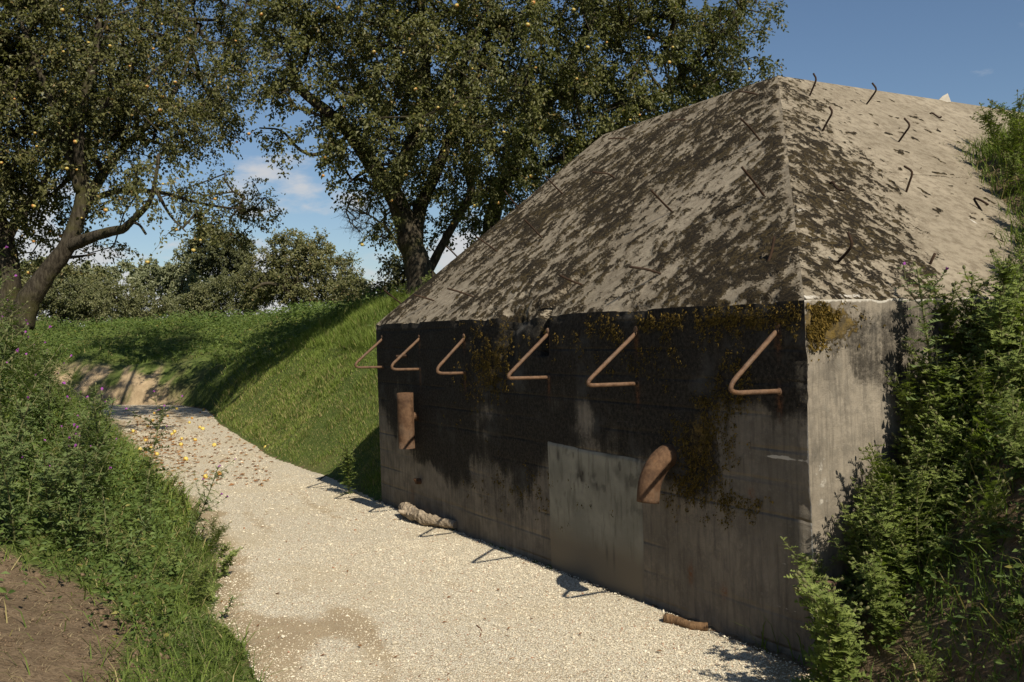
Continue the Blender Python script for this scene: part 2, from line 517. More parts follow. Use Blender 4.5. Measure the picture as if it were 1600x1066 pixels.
MT = dict(
    roof=mat_concrete_roof(), wall=mat_concrete_wall(), patch=mat_patch(),
    rust=mat_rust(), rust_dark=mat_rust('dark_rusty_iron', 0.32, 0.2, 0.8),
    rust_pipe=mat_rust('rusty_pipe_iron', 0.82, 0.15, 0.8),
    ground=mat_ground(), gravel=mat_gravel(), stone=mat_stone(),
    apple_leaf=mat_leaf('apple_leaf', (0.073, 0.080, 0.025), (0.205, 0.198, 0.070), (0.27, 0.20, 0.075), 0.38, 0.5, 0.3),  # this and pear_leaf brightened to lift the shade inside the crowns
    pear_leaf=mat_leaf('olive_leaf', (0.080, 0.084, 0.028), (0.212, 0.200, 0.075), (0.28, 0.20, 0.075), 0.38, 0.5, 0.3),
    far_leaf=mat_leaf('far_olive_leaf', (0.105, 0.108, 0.040), (0.245, 0.232, 0.095), (0.27, 0.20, 0.09), 0.3),  # far_* colours raised for a lighter look in the distance
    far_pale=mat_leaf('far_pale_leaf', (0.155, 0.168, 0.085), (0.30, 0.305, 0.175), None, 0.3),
    far_dark=mat_leaf('far_dark_leaf', (0.072, 0.080, 0.032), (0.165, 0.162, 0.066), None, 0.25),
    far_brown=mat_leaf('far_brown_leaf', (0.098, 0.108, 0.042), (0.212, 0.205, 0.090), None, 0.3),
    grass=mat_leaf('grass_blade', (0.070, 0.110, 0.018), (0.200, 0.255, 0.050), (0.36, 0.30, 0.13), 0.35, 0.6, 0.2),
    weed=mat_leaf('weed_leaf', (0.058, 0.096, 0.023), (0.160, 0.212, 0.056), (0.24, 0.22, 0.06), 0.3, 0.6, 0.2),
    thistle=mat_leaf('thistle_leaf', (0.075, 0.112, 0.036), (0.190, 0.232, 0.082), (0.26, 0.25, 0.11), 0.28, 0.55, 0.25),
    mound_leaf=mat_leaf('mound_thistle_leaf', (0.110, 0.150, 0.036), (0.265, 0.305, 0.085), (0.30, 0.28, 0.11), 0.36, 0.55, 0.25),  # lighter copy of thistle leaf, sunlight on the mound baked into its colour
    stem=mat_plain('green_stem', (0.08, 0.09, 0.03), (0.15, 0.14, 0.06), 20),
    dry=mat_leaf('dry_straw', (0.22, 0.165, 0.08), (0.46, 0.37, 0.21), None, 0.2),
    purple=mat_plain('thistle_purple', (0.24, 0.055, 0.26), (0.38, 0.11, 0.37), 60, 0.8, 0.1),
    bark=mat_bark(), bark_far=mat_bark('far_bark', (0.03, 0.024, 0.016), (0.09, 0.075, 0.05)),
    bark_dead=mat_bark('bare_bark', (0.16, 0.13, 0.09), (0.30, 0.25, 0.18), (0.24, 0.20, 0.14)),
    log=mat_bark('weathered_log', (0.19, 0.145, 0.095), (0.40, 0.325, 0.235), (0.28, 0.22, 0.15)),
    moss_tuft=mat_leaf('ochre_moss', (0.050, 0.036, 0.010), (0.19, 0.125, 0.028), None, 0.2, 0.9, 0.1),
    litter=mat_leaf('fallen_leaf', (0.16, 0.065, 0.025), (0.36, 0.20, 0.085), None, 0.15, 0.8, 0.2),
)
def mat_apple():
    M = Mat('ripe_apple', 0.4, 0.45)
    n = M.noise(M.coords(), 14, 4)
    return M.color(M.mix(M.ramp(n, 0.42, 0.64), (0.44, 0.36, 0.09), (0.44, 0.18, 0.05)))
def mat_apple_fallen():
    M = Mat('fallen_apple', 0.45, 0.4)
    n = M.noise(M.coords(), 11, 4)
    return M.color(M.mix(M.ramp(n, 0.45, 0.66), (0.55, 0.42, 0.09), (0.38, 0.15, 0.04)))
MT['clod'] = mat_plain('earth_clod', (.10, .068, .042), (.20, .14, .088), 30, .95, .1)
MT['brown_wood'] = mat_bark('brown_wood', (.10, .058, .03), (.22, .135, .07), (.17, .10, .05))
MT['apple'] = mat_apple()
MT['apple_fallen'] = mat_apple_fallen()
# ------------------------------------------------------------------ bunker frame
A0 = np.array([1.509, 4.796, 0.0])                 # near ground corner of the front wall
WL = np.array([-0.49983, 0.86612, 0.0])            # along the front wall, away from the camera
WR = np.array([0.86612, 0.49983, 0.0])             # along the side wall
EAVE, TOPZ, OFF, LEN, DEPTH = 1.755, 4.0, 3.04, 5.90, 12.5
def to_bunker(p):
    d = np.asarray(p) - A0
    return np.array([d @ WR, d @ WL, d[2]])
def bk(x, y):                                       # arrays -> r (inward), u (along)
    return (x - A0[0]) * WR[0] + (y - A0[1]) * WR[1], (x - A0[0]) * WL[0] + (y - A0[1]) * WL[1]

# ------------------------------------------------------------------ terrain
PATH_Z = -0.13
LEDGE = np.array([(-2.1, -14), (-1.7, -4), (-1.3, 2), (-1.22, 4.3), (-1.64, 5.35), (-2.07, 6.44), (-2.66, 8.07),
                  (-4.9, 12.4), (-7.5, 17.5), (-9.95, 22.4), (-14, 25.0), (-22, 27), (-44, 29)], float)
def _wiggle(P):
    out = [P[0]]
    for a, b in zip(P[:-1], P[1:]):
        n = max(1, int(np.hypot(*(b - a)) / .35)) if (a[1] > 2 and b[1] < 18) else 1
        for k in range(1, n + 1):
            out.append(a + (b - a) * k / n)
    out = np.array(out)
    k = (out[:, 1] > 2.5) & (out[:, 1] < 17)
    out[:, 0] += np.where(k, .42 * (fbm(np.stack([out[:, 1] * 1.5, 0 * out[:, 0], 0 * out[:, 0]], 1), 3, 191) - .5), 0)
    return out
LEDGE = _wiggle(LEDGE)
RNEAR = np.array([(3.6, -14), (2.9, -1), (2.05, 2.9), (1.50, 4.70)], float)
RWALL = np.array([(1.50, 4.70), (-1.44, 9.92)], float)
RFAR = np.array([(-1.44, 9.92), (-2.31, 11.7), (-3.75, 14.16), (-6.28, 19.9), (-7.9, 24.0), (-9.3, 25.9), (-14, 28.0), (-22, 30.2), (-44, 33)], float)
POLY = np.concatenate([LEDGE, RFAR[::-1], RWALL[::-1], RNEAR[::-1]])
def d_poly(x, y, P):
    best = np.full(np.shape(x), 1e9)
    for i in range(len(P) - 1):
        a, b = P[i], P[i + 1]
        e = b - a
        t = np.clip(((x - a[0]) * e[0] + (y - a[1]) * e[1]) / (e @ e), 0, 1)
        best = np.minimum(best, np.hypot(x - a[0] - t * e[0], y - a[1] - t * e[1]))
    return best
def inside(x, y, P):
    r = np.zeros(np.shape(x), bool)
    n = len(P)
    for i in range(n):
        a, b = P[i], P[(i + 1) % n]
        c = ((a[1] > y) != (b[1] > y)) & (x < (b[0] - a[0]) * (y - a[1]) / (b[1] - a[1] + 1e-12) + a[0])
        r ^= c
    return r
def fields(x, y):
    x = np.asarray(x, float); y = np.asarray(y, float)
    ins = inside(x, y, POLY)
    wob = 0.35 * (fbm(xyz(x * 1.1, y * 1.1), 3, 5) - 0.5)
    dl = d_poly(x, y, LEDGE); dn = d_poly(x, y, RNEAR); df = d_poly(x, y, RFAR)
    r, u = bk(x, y)
    right_mound = (u < LEN) & ((r > -0.02) | (dn < dl))
    return ins, dl + wob, dn + wob * 0.6, df + wob, r, u
HN_S = [0, .3, .8, 1.2, 1.7, 3.2, 3.8, 5.3, 8, 60]
HN_Z = [-.13, .34, 1.00, 1.40, 1.72, 2.52, 3.02, 3.5, 3.8, 3.2]
def height(x, y):
    x = np.asarray(x, float); y = np.asarray(y, float)
    ins, dl, dn, df, r, u = fields(x, y)
    dl = np.maximum(dl, 0); dn = np.maximum(dn, 0); df = np.maximum(df, 0)
    kn = sstep(5.0, 10.0, y)
    hl = (1 - kn) * np.interp(dl, [0, .5, 1.2, 2.2, 4, 6, 60], [-.13, -.02, .16, .48, 1.15, 1.9, 2.2]) \
        + kn * np.interp(dl, [0, .4, 1.5, 2.6, 4, 60], [-.13, .15, 1.05, 1.95, 2.25, 2.2])
    kf = sstep(20.5, 24.5, y)
    hf = (1 - kf) * np.interp(df, [0, .35, 1.0, 2.3, 3.0, 4.0, 60], [-.13, .12, .75, 1.95, 2.3, 2.45, 2.2]) \
        + kf * np.interp(df, [0, .25, 0.9, 2.2, 4.5, 9, 60], [-.13, .35, 1.0, 1.5, 2.2, 2.35, 2.1])
    foot = (r > -0.4) & (u > 0) & (u < LEN)
    dn = np.where(foot, np.maximum(r - 0.18 + 0.25 * (fbm(xyz(x * 1.6, y * 1.6), 3, 15) - 0.5), 0), dn)
    hn = np.interp(dn, HN_S, HN_Z)
    mound = (u < LEN) & ((r > 0) | (dn < dl))
    h = np.where(mound, hn, np.where(dl < df, hl, hf))
    inner = (r > 0.05) & (u > OFF) & (u < LEN - 0.05)
    h = np.where(inner, np.minimum(h, 1.0), h)
    h = np.where(ins, PATH_Z, h)
    s = np.minimum(np.minimum(dl, df), dn)
    amp = np.clip(s * 0.6, 0, 1) * (~ins)
    h = h + amp * ((0.26 + 0.75 * sstep(23, 27, y)) * (fbm(xyz(x * .45, y * .45), 4, 3) - .5) + 0.07 * (fbm(xyz(x * 5, y * 5), 3, 9) - .5))
    far = sstep(60, 400, np.hypot(x, y))
    h = h * (1 - far) + far * 0.5
    return h
def height1(x, y):
    return float(height(np.array([x]), np.array([y]))[0])
def at_ground(px, py, y0=3.0, y1=60.0):
    d = ray(px, py)
    Y = np.arange(y0, y1, 0.05)
    P = np.array([0, 0, EYE]) + d[None, :] * (Y / d[1])[:, None]
    h = height(P[:, 0], P[:, 1])
    k = np.argmax(P[:, 2] <= h)
    return np.array([P[k, 0], P[k, 1], h[k]])

def axis(fine0, fine1, step, lo, hi):
    a = list(np.arange(fine0, fine1 + 1e-6, step))
    s = step
    while a[-1] < hi:
        s *= 1.22; a.append(a[-1] + s)
    s = step
    b = [a[0]]
    while b[-1] > lo:
        s *= 1.22; b.append(b[-1] - s)
    return np.array(b[:0:-1] + a)
def build_ground():
    xs = axis(-14, 7.5, 0.09, -900, 900)
    ys = axis(2.4, 31, 0.09, -400, 1500)
    X, Y = np.meshgrid(xs, ys, indexing='ij')
    Z = height(X, Y)
    ins, dl, dn, df, r, u = fields(X, Y)
    # what grows where
    bare_left = (1 - sstep(4.95, 5.75, Y + 0.25 * X)) * sstep(0.35, 0.9, dl) * (dl < dn)
    n = fbm(xyz(X * 1.4, Y * 1.4), 4, 21)
    turf = np.ones_like(X)
    turf = np.where((u < LEN) & (dn < dl), 0.35 + 0.5 * (n - 0.3), turf)
    turf = turf * (1 - bare_left)
    face = (Y > 22.5) * (df < dl) * (1 - sstep(0.7, 1.15, df + 0.5 * (n - 0.5))) * sstep(-9.2, -10.2, X + (n - .5) * 3.0) * sstep(.36, .50, fbm(xyz(X * 1.6, Y * 1.6, Z * 1.6), 3, 23))
    turf = np.where(ins, 0.3, turf)
    onroof = (u > 0) & (r > 0) & (u < LEN)
    turf = np.where(onroof, 0.15, turf)
    Z = np.where(ins, Z - 0.012 - 0.03 * sstep(0.0, 0.5, np.minimum(np.minimum(dl, df), dn)), Z)
    me = new_mesh('ground', np.stack([X, Y, Z], -1).reshape(-1, 3), grid_faces(len(xs), len(ys)), True,
                  {'turf': turf.ravel(), 'dirt': np.clip(face, 0, 1).ravel() * 0.95}, mats=[MT['ground']])
    o = obj('ground', me)
    o['kind'] = 'structure'
    return o
build_ground()

def resample(P, n):
    d = np.concatenate([[0], np.cumsum(np.hypot(*np.diff(P, axis=0).T))])
    t = np.linspace(0, d[-1], n)
    return np.stack([np.interp(t, d, P[:, 0]), np.interp(t, d, P[:, 1])], 1)
_cut = int(np.argmax(LEDGE[:, 1] >= 12.4))
PL = np.concatenate([resample(LEDGE[1:_cut + 1], 90), resample(LEDGE[_cut:], 70)[1:]])
PR_ = np.concatenate([RNEAR[1:], RWALL[1:], RFAR[1:]])
PRr = np.concatenate([resample(np.concatenate([RNEAR[1:], RWALL[1:], RFAR[1:3]]), 90), resample(RFAR[2:], 70)[1:]])
def path_z(x, y):
    return PATH_Z + 0.018 * (fbm(xyz(x * 1.7, y * 1.7), 4, 33) - 0.5)
def build_path():
    nv = 40
    t = np.linspace(-0.05, 1.05, nv)
    P = PL[:, None, :] * (1 - t[None, :, None]) + PRr[:, None, :] * t[None, :, None]
    # the wall side: run a little under the wall only
    jag = 0.10 * (fbm(xyz(P[..., 0] * 3, P[..., 1] * 3), 3, 41) - 0.5)
    X, Y = P[..., 0] + jag, P[..., 1]
    r, u = bk(X, Y)
    over = (r > 0.10) & (u > 0) & (u < LEN)
    X = np.where(over, X - (r - 0.10) * WR[0], X); Y = np.where(over, Y - (r - 0.10) * WR[1], Y)
    Z = path_z(X, Y) + np.zeros_like(X)
    edge = np.minimum(t, 1 - t)[None, :]
    Z = Z - 0.05 * (1 - sstep(-0.05, 0.02, edge))
    dl = d_poly(X, Y, LEDGE); dn = d_poly(X, Y, RNEAR)
    dirt = 0.85 * (1 - sstep(0.0, 0.55, dl)) + 0.7 * (1 - sstep(0, 0.45, dn))
    dirt += 0.75 * np.exp(-((X + 1.35) ** 2 / 0.16 + (Y - 5.65) ** 2 / 0.12))
    dirt += 0.8 * np.exp(-((X - 1.1) ** 2 / 0.5 + (Y - 4.3) ** 2 / 0.05))
    tr = np.exp(-((t - .30) / .06) ** 2) + np.exp(-((t - .66) / .06) ** 2)
    dirt = dirt + tr[None, :] * .62 * sstep(.35, .65, fbm(xyz(X * .9, Y * .9), 3, 47)) * (Y > 4)
    dirt = dirt + .38 * sstep(.52, .70, fbm(xyz(X * .7, Y * .5), 4, 48))
    me = new_mesh('gravel_path', np.stack([X, Y, Z], -1).reshape(-1, 3), grid_faces(X.shape[0], nv, True), True,
                  {'dirt': np.clip(dirt, 0, 1).ravel()}, mats=[MT['gravel']])
    o = obj('gravel_path', me)
    o['kind'] = 'structure'
build_path()

def path_dirt(X, Y):
    d = 0.75 * np.exp(-((X + 1.35) ** 2 / 0.16 + (Y - 5.65) ** 2 / 0.12))
    return d + .5 * sstep(.50, .68, fbm(xyz(X * .7, Y * .5), 4, 48))
def build_stones():
    parts = []
    for (ya, yb, n, s0, s1) in [(3.6, 5.6, 32000, .0024, .0060), (5.6, 8, 30000, .0027, .0064), (8, 12, 13000, .0035, .008), (12, 20, 6000, .005, .010)]:
        x = rng.uniform(-8, 2.6, n * 4); y = rng.uniform(ya, yb, n * 4)
        ok = inside(x, y, POLY) & (np.abs(x) < 0.62 * y)
        r, u = bk(x, y)
        ok &= (r < -0.015) | (u < -0.02)
        keep = rng.random(len(x)) < (0.42 + 0.58 * sstep(-1.5, -0.25, r) + 0.1 * (y < 5.2)) * (1 - 0.8 * np.clip(path_dirt(x, y), 0, 1)) * (0.5 + 0.8 * fbm(xyz(x * 2.5, y * 2.5), 3, 77))
        x, y = x[ok & keep][:n], y[ok & keep][:n]
        s = rng.uniform(s0, s1, len(x)) * (1 + 0.7 * (rng.random(len(x)) > 0.93) + 1.6 * (rng.random(len(x)) > 0.998))
        parts.append(np.stack([x, y, s], 1))
    S = np.concatenate(parts)
    n = len(S)
    base = np.array([(1, 0, 0), (0, 1, 0), (-1, 0, 0), (0, -1, 0), (0, 0, 1), (0, 0, -1)], float)
    tri = np.array([(0, 1, 4), (1, 2, 4), (2, 3, 4), (3, 0, 4), (1, 0, 5), (2, 1, 5), (3, 2, 5), (0, 3, 5)])
    V = base[None] * rng.uniform(0.6, 1.25, (n, 6, 1)) * np.array([1, 1, 0.72])
    V += rng.normal(0, 0.22, (n, 6, 3)) * np.array([1, 1, 0.5])
    a = rng.uniform(0, 6.28, n)
    ca, sa = np.cos(a)[:, None], np.sin(a)[:, None]
    Vx = V[..., 0] * ca - V[..., 1] * sa; Vy = V[..., 0] * sa + V[..., 1] * ca
    V = np.stack([Vx, Vy, V[..., 2]], -1) * S[:, 2][:, None, None]
    V[..., 0] += S[:, 0][:, None]; V[..., 1] += S[:, 1][:, None]
    V[..., 2] += (path_z(S[:, 0], S[:, 1]) + S[:, 2] * 0.35)[:, None]
    F = (tri[None] + (np.arange(n) * 6)[:, None, None]).reshape(-1, 3)
    me = new_mesh('loose_gravel', V.reshape(-1, 3), F, False, {'var': np.repeat(rng.random(n), 6)}, mats=[MT['stone']])
    tag(obj('loose_gravel', me), 'pale crushed limestone gravel spread over the path', 'gravel', kind='stuff')
build_stones()

# ------------------------------------------------------------------ bunker
bunker = empty('bunker', A0, math.atan2(WR[1], WR[0]))
tag(bunker, 'grey concrete bunker with mossy sloping roof and rusty hooks, set into the bank', 'bunker')
def ledge_break(u):
    """how eroded the front eave is along the wall"""
    return np.exp(-((u - 3.15) / 0.50) ** 2)
def chip(P):
    """vector displacement shared by faces that meet at an edge; P = (r, u, z) local"""
    r, u, z = P[..., 0], P[..., 1], P[..., 2]
    q = np.stack([r, u, z], -1)
    n = fbm(q * 7.0, 4, 61)
    # distance to the front eave / near corner / hip, measured in the surface
    de = np.hypot(r, z - EAVE)
    dc = np.hypot(r, u)
    ds = np.hypot(u, z - EAVE)
    dt = np.where(z > EAVE, np.abs(r - u), 9.0) / 1.4
    k = 0
    for d, w, a in ((de, 0.07, 0.034), (dc, 0.08, 0.040), (ds, 0.07, 0.034), (dt, 0.08, 0.040)):
        k = k + a * (1 - sstep(0, w, d)) * (0.15 * (n - .3) + sstep(0.46, 0.72, n) * .75)
    br = ledge_break(u) * (1 - sstep(0.02, 0.55, de))
    k = k + br * (0.01 + 0.09 * sstep(0.35, 0.75, fbm(q * 4.5, 4, 62)))
    crack = np.exp(-((u - 2.56 - 0.09 * np.sin(r * 5.0)) / 0.05) ** 2) * (1 - sstep(0.05, 0.62, np.maximum(r, EAVE - z)))
    k = k + 0.16 * crack * (z > EAVE - 0.3)
    D = np.zeros(P.shape)
    D[..., 0] = k * 0.75
    D[..., 1] = k * 0.35 * np.where(dc < 0.3, 1, np.where(dt < .3, 1, 0))
    D[..., 2] = -k * 0.45
    return D
def blob(u, v, lst):
    t = 0
    for (a, b, ra, rb, w) in lst:
        t = t + w * np.exp(-(((u - a) / ra) ** 2 + ((v - b) / rb) ** 2))
    return t
SL = math.hypot(OFF, TOPZ - EAVE)
NSL = np.array([-(TOPZ - EAVE) / SL, 0, OFF / SL])
def bunker_part(name, P, flip, normal, attrs, mat, rough=0.004, moss_h=0.0):
    nu, nv = P.shape[:2]
    d = rough * (fbm(P * 11.0, 4, 71) - 0.5) * 2 + 0.006 * (fbm(P * 2.0, 3, 72) - 0.5)
    if moss_h:
        m = attrs['moss']
        d = d + moss_h * sstep(0.42, 0.62, m) * (0.5 + fbm(P * 38, 2, 73))
    edge = np.ones((nu, nv))
    for k in range(3):
        w = k / 3
        edge[k, :] = np.minimum(edge[k, :], w); edge[-1 - k, :] = np.minimum(edge[-1 - k, :], w)
        edge[:, k] = np.minimum(edge[:, k], w); edge[:, -1 - k] = np.minimum(edge[:, -1 - k], w)
    Q = P + chip(P) + (d * edge)[..., None] * np.asarray(normal)
    me = new_mesh(name, Q.reshape(-1, 3), grid_faces(nu, nv, flip), True, {k: np.asarray(v, float).ravel() for k, v in attrs.items()}, mats=[mat])
    return obj(name, me, bunker)

def build_front_wall():
    us = np.linspace(0, LEN, 340); zs = np.linspace(-0.35, EAVE, 150)
    U, Z = np.meshgrid(us, zs, indexing='ij')
    P = np.stack([np.zeros_like(U), U, Z], -1)
    q = xyz(U, Z)
    n = fbm(q * 2.2, 4, 81)
    drip = fbm(xyz(U * 9, Z * 0.9), 4, 82)
    # lower edge of the black growth along the wall (height above the path)
    edge = np.interp(U, [0, .35, .8, 1.15, 1.4, 1.9, 2.5, 2.9, 3.5, 4.2, 4.8, 5.3, 5.65, 5.9],
                        [1.02, 1.00, .74, .58, .72, .78, .62, .30, .30, .33, .42, .62, .82, .95])
    st = 0.5 + 1.7 * (Z - edge) + 0.6 * (drip - 0.5) + 1.0 * (n - 0.5)
    grey = 0.55 * sstep(.48, .66, fbm(q * 1.7, 4, 90)) + blob(U, Z, [(3.4, .95, .75, .22, .75), (0.45, 1.05, .40, .16, .55), (4.9, 1.03, .5, .13, .50), (2.1, 1.05, .25, .12, .5), (1.15, 1.18, .2, .2, .35), (0.10, 1.05, .14, .6, .25), (1.62, .98, .25, .1, .35)])
    st = np.clip(st, 0, 1.1) - grey * (0.55 + 0.9 * (n - 0.4))
    moss = blob(U, Z, [(0.85, .95, .22, .26, .62), (0.62, 1.12, .18, .3, .35), (3.3, 1.45, .24, .28, .60), (3.55, 1.25, .25, .2, .35), (0.35, 1.66, .35, .10, .55), (1.0, 1.66, .5, .08, .45), (1.3, 1.5, .4, .2, .25),
                       (0.62, .62, .16, .10, .42), (2.9, .42, .5, .12, .32), (0.95, .68, .14, .12, .4)]) + 0.42 * (fbm(q * 6, 3, 83) - 0.5) - 0.05
    moss = np.clip(moss, 0, 1)
    lime = blob(U, Z, [(3.1, 1.68, .30, .07, .35), (3.25, 1.36, .07, .12, .9), (3.38, 1.20, .05, .08, .7), (3.15, 1.47, .06, .05, .5), (3.42, .62, .05, .22, .30), (3.6, .52, .25, .03, .3), (3.0, .98, .04, .2, .3), (2.7, 1.62, .06, .12, .4)]) * (0.5 + fbm(q * 9, 3, 84))
    for zz, a, b, w in [(0.93, 0.0, 0.55, .5), (0.62, 0, .7, .3), (0.36, .0, 1.0, .25), (0.12, 0, 1.0, .25), (1.02, 1.45, 1.9, .35), (1.06, 3.6, 4.6, .25)]:
        zw = zz + 0.015 * (fbm(xyz(U * 5, 0 * U), 2, 86) - .5)
        lime = lime + 1.9 * w * np.exp(-((Z - zw) / 0.010) ** 2) * sstep(a - .1, a + .05, U) * (1 - sstep(b - .1, b + .1, U)) * (0.3 + fbm(q * 12, 2, 85))
    lime = np.maximum(lime, 0.75 * np.exp(-(U / 0.016) ** 2) * (0.4 + fbm(q * 7, 3, 88)))  # paler strip down the near corner edge
    groove = 0
    for k, zz in enumerate(np.arange(-0.1, 1.7, 0.178)):
        zw = zz + 0.012 * (fbm(xyz(U * 3, k + 0 * U), 2, 87) - .5)
        groove = groove + np.exp(-((Z - zw) / 0.008) ** 2) * sstep(0.35, 0.6, fbm(xyz(U * 1.3, k * 3.7 + 0 * U), 3, 89))
    rust = blob(U, Z, [(0.95, .14, .02, .06, 1), (0.66, .10, .02, .04, 1), (0.42, .70, .02, .03, .9), (5.08, .04, .05, .1, .5)] + [(uu, zz, .018, .075, .75) for uu in (.19, 1.415, 2.49, 3.86, 4.80) for zz in (1.215, 1.55)])
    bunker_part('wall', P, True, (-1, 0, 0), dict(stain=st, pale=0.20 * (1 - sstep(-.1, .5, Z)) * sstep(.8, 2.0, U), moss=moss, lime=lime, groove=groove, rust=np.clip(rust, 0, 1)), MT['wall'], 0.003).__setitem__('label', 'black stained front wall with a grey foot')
build_front_wall()

def build_side_wall():
    rs = np.concatenate([np.linspace(0, 2.5, 130), np.linspace(2.6, DEPTH, 50)])
    zs = np.linspace(-0.35, EAVE, 110)
    Rr, Z = np.meshgrid(rs, zs, indexing='ij')
    P = np.stack([Rr, np.zeros_like(Rr), Z], -1)
    q = xyz(Rr, Z, 5)
    st = blob(Rr, Z, [(0.55, 1.5, .45, .22, .75)]) + 0.12 + 0.9 * (fbm(xyz(Rr * 6, Z * 2, 3), 4, 91) - 0.5)
    moss = blob(Rr, Z, [(0.14, 1.63, .22, .14, .8), (0.65, 1.60, .5, .1, .35)]) * (0.6 + 0.8 * (fbm(q * 6, 3, 93)))
    lime = 0.16 + 0.4 * (fbm(q * 2.0, 4, 94) - 0.5) + 0.5 * np.exp(-((Z - EAVE) / 0.02) ** 2) + blob(Rr, Z, [(0.1, .8, .12, .35, .25)])
    rust = 0 * Rr
    groove = 0
    for k, zz in enumerate(np.arange(-0.1, 1.7, 0.178)):
        groove = groove + np.exp(-((Z - zz) / 0.008) ** 2) * 0.10
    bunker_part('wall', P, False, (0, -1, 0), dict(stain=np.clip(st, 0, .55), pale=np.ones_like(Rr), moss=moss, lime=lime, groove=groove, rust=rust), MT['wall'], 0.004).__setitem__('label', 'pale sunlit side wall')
build_side_wall()

def build_slopes():
    # front slope
    vs = np.linspace(0, 1, 200); cs = np.linspace(0, 1, 340)
    Cc, Vv = np.meshgrid(cs, vs, indexing='ij')
    U = OFF * Vv * (1 - Cc) + LEN * Cc
    Rr = OFF * Vv; Z = EAVE + (TOPZ - EAVE) * Vv
    S = SL * Vv
    P = np.stack([Rr, U, Z], -1)
    m = 0.74 * fbm(xyz(U * 20, S * 12.5), 4, 101, 0.68) + 0.26 * fbm(xyz(U * 3.6, S * 1.8), 3, 102)
    cov = 0.008 + blob(U, S, [(0.9, .35, .9, .5, .050), (0.5, 1.2, .5, .8, .015), (2.9, 1.0, .5, 1.1, .07), (3.3, .3, .6, .5, .10), (4.6, 2.0, .8, .8, .06), (2.4, 2.9, .5, .7, .05),
                           (4.9, .35, .5, .35, -.14), (2.2, 1.6, .5, .8, -.05), (5.4, 3.2, .6, .5, -.07), (2.0, .2, .35, .3, -.10), (1.9, 1.0, .5, .4, -.03)])
    moss = 0.5 + (m - 0.485 + cov) * 2.3
    lime = blob(U, S, [(3.6, .45, .12, .09, .7), (3.3, .25, .3, .16, .42), (2.95, .12, .25, .12, .42), (2.2, .22, .28, .14, .45), (3.9, .12, .2, .06, .5), (5.2, .35, .05, .25, .0), (4.6, .1, .4, .05, .4), (0.10, 1.05, .22, .05, .55), (3.0, .9, .3, .3, .12)]) * (0.2 + 1.6 * fbm(xyz(U * 14, S * 14), 4, 103, .7) ** 1.5)
    lime += 0.6 * np.exp(-((S - 0.5 - 0.02 * np.sin(U * 9)) / 0.012) ** 2) * sstep(3.9, 4.1, U) * (1 - sstep(4.9, 5.1, U))
    lime += 0.5 * np.exp(-((S - 1.18) / 0.013) ** 2) * (1 - sstep(0.75, 0.95, U))
    lime += 0.38 * np.exp(-((U - OFF * Vv) / 0.02) ** 2) * (0.3 + fbm(xyz(U * 9, S * 9), 3, 108))
    moss = moss - 0.5 * np.exp(-((U - OFF * Vv) / 0.035) ** 2) * sstep(.4, .6, fbm(xyz(U * 5, S * 5), 3, 109))
    moss = moss - 0.7 * np.clip(lime, 0, 1)
    moss = moss - 0.17 * sstep(.48, .68, fbm(xyz(U * 1.3, S * .8), 3, 107))
    crackd = np.exp(-((U - 2.56 - 0.09 * np.sin(Rr * 5.0)) / 0.06) ** 2) * (1 - sstep(0.1, 0.62, Rr))
    moss = np.clip(np.maximum(moss, crackd), 0, 1)
    bunker_part('roof_slope', P, False, NSL, dict(moss=moss, lime=lime), MT['roof'], 0.003, 0.012).__setitem__('label', 'front roof slope streaked with dark brown moss')
    # side slope
    cs = np.concatenate([np.linspace(0, 0.55, 290), np.linspace(0.56, 1, 60)]); vs = np.linspace(0, 1, 200)
    Cc, Vv = np.meshgrid(cs, vs, indexing='ij')
    Rr = OFF * Vv * (1 - Cc) + (DEPTH - OFF * Vv) * Cc
    U = OFF * Vv; Z = EAVE + (TOPZ - EAVE) * Vv; S = SL * Vv
    P = np.stack([Rr, U, Z], -1)
    m = 0.76 * fbm(xyz(Rr * 26, S * 16, 7), 4, 111, 0.68) + 0.24 * fbm(xyz(Rr * 3.2, S * 1.6, 3), 3, 112)
    a = Rr - OFF * Vv                         # distance from the hip
    cov = 0.010 - 0.17 * sstep(0.05, 0.85 + 0.0 * S, a - 0.85 * np.clip(1 - S / 2.4, 0, 1)) - 0.06 * sstep(1.6, 3.0, S) - 0.25 * sstep(1.0, 1.6, a)
    moss = 0.5 + (m - 0.485 + cov) * 2.3
    # a few separate small cushions on the bare part
    spots = sstep(0.74, 0.79, fbm(xyz(Rr * 13, S * 13, 1), 2, 115)) * sstep(0.42, 0.6, fbm(xyz(Rr * 1.0, S * 1.0, 9), 2, 116)) * (1 - sstep(2.2, 2.8, a))
    joint = np.exp(-((S - 1.72 - .03 * (fbm(xyz(Rr * 2, 0 * S, 2), 3, 120) - .5)) / .013) ** 2) * sstep(.7, 1.0, a) * (1 - sstep(1.9, 2.4, a)) * .62 + np.exp(-((S - 1.95) / .010) ** 2) * sstep(1.2, 1.5, a) * (1 - sstep(2.0, 2.3, a)) * .55
    moss = np.clip(np.maximum(np.maximum(moss, joint), spots * 0.8), 0, 1)
    lime = 0.6 * np.exp(-((S - 1.18 - .02 * np.sin(Rr * 8)) / 0.014) ** 2) * (1 - sstep(0.7, 1.2, a)) + blob(Rr, S, [(0.85, 1.02, .14, .07, .8), (0.2, .03, .5, .03, .6), (2.6, .9, .04, .25, .55), (2.2, .3, .03, .2, .5)])
    lime = lime * (0.45 + fbm(xyz(Rr * 8, S * 8), 3, 117))
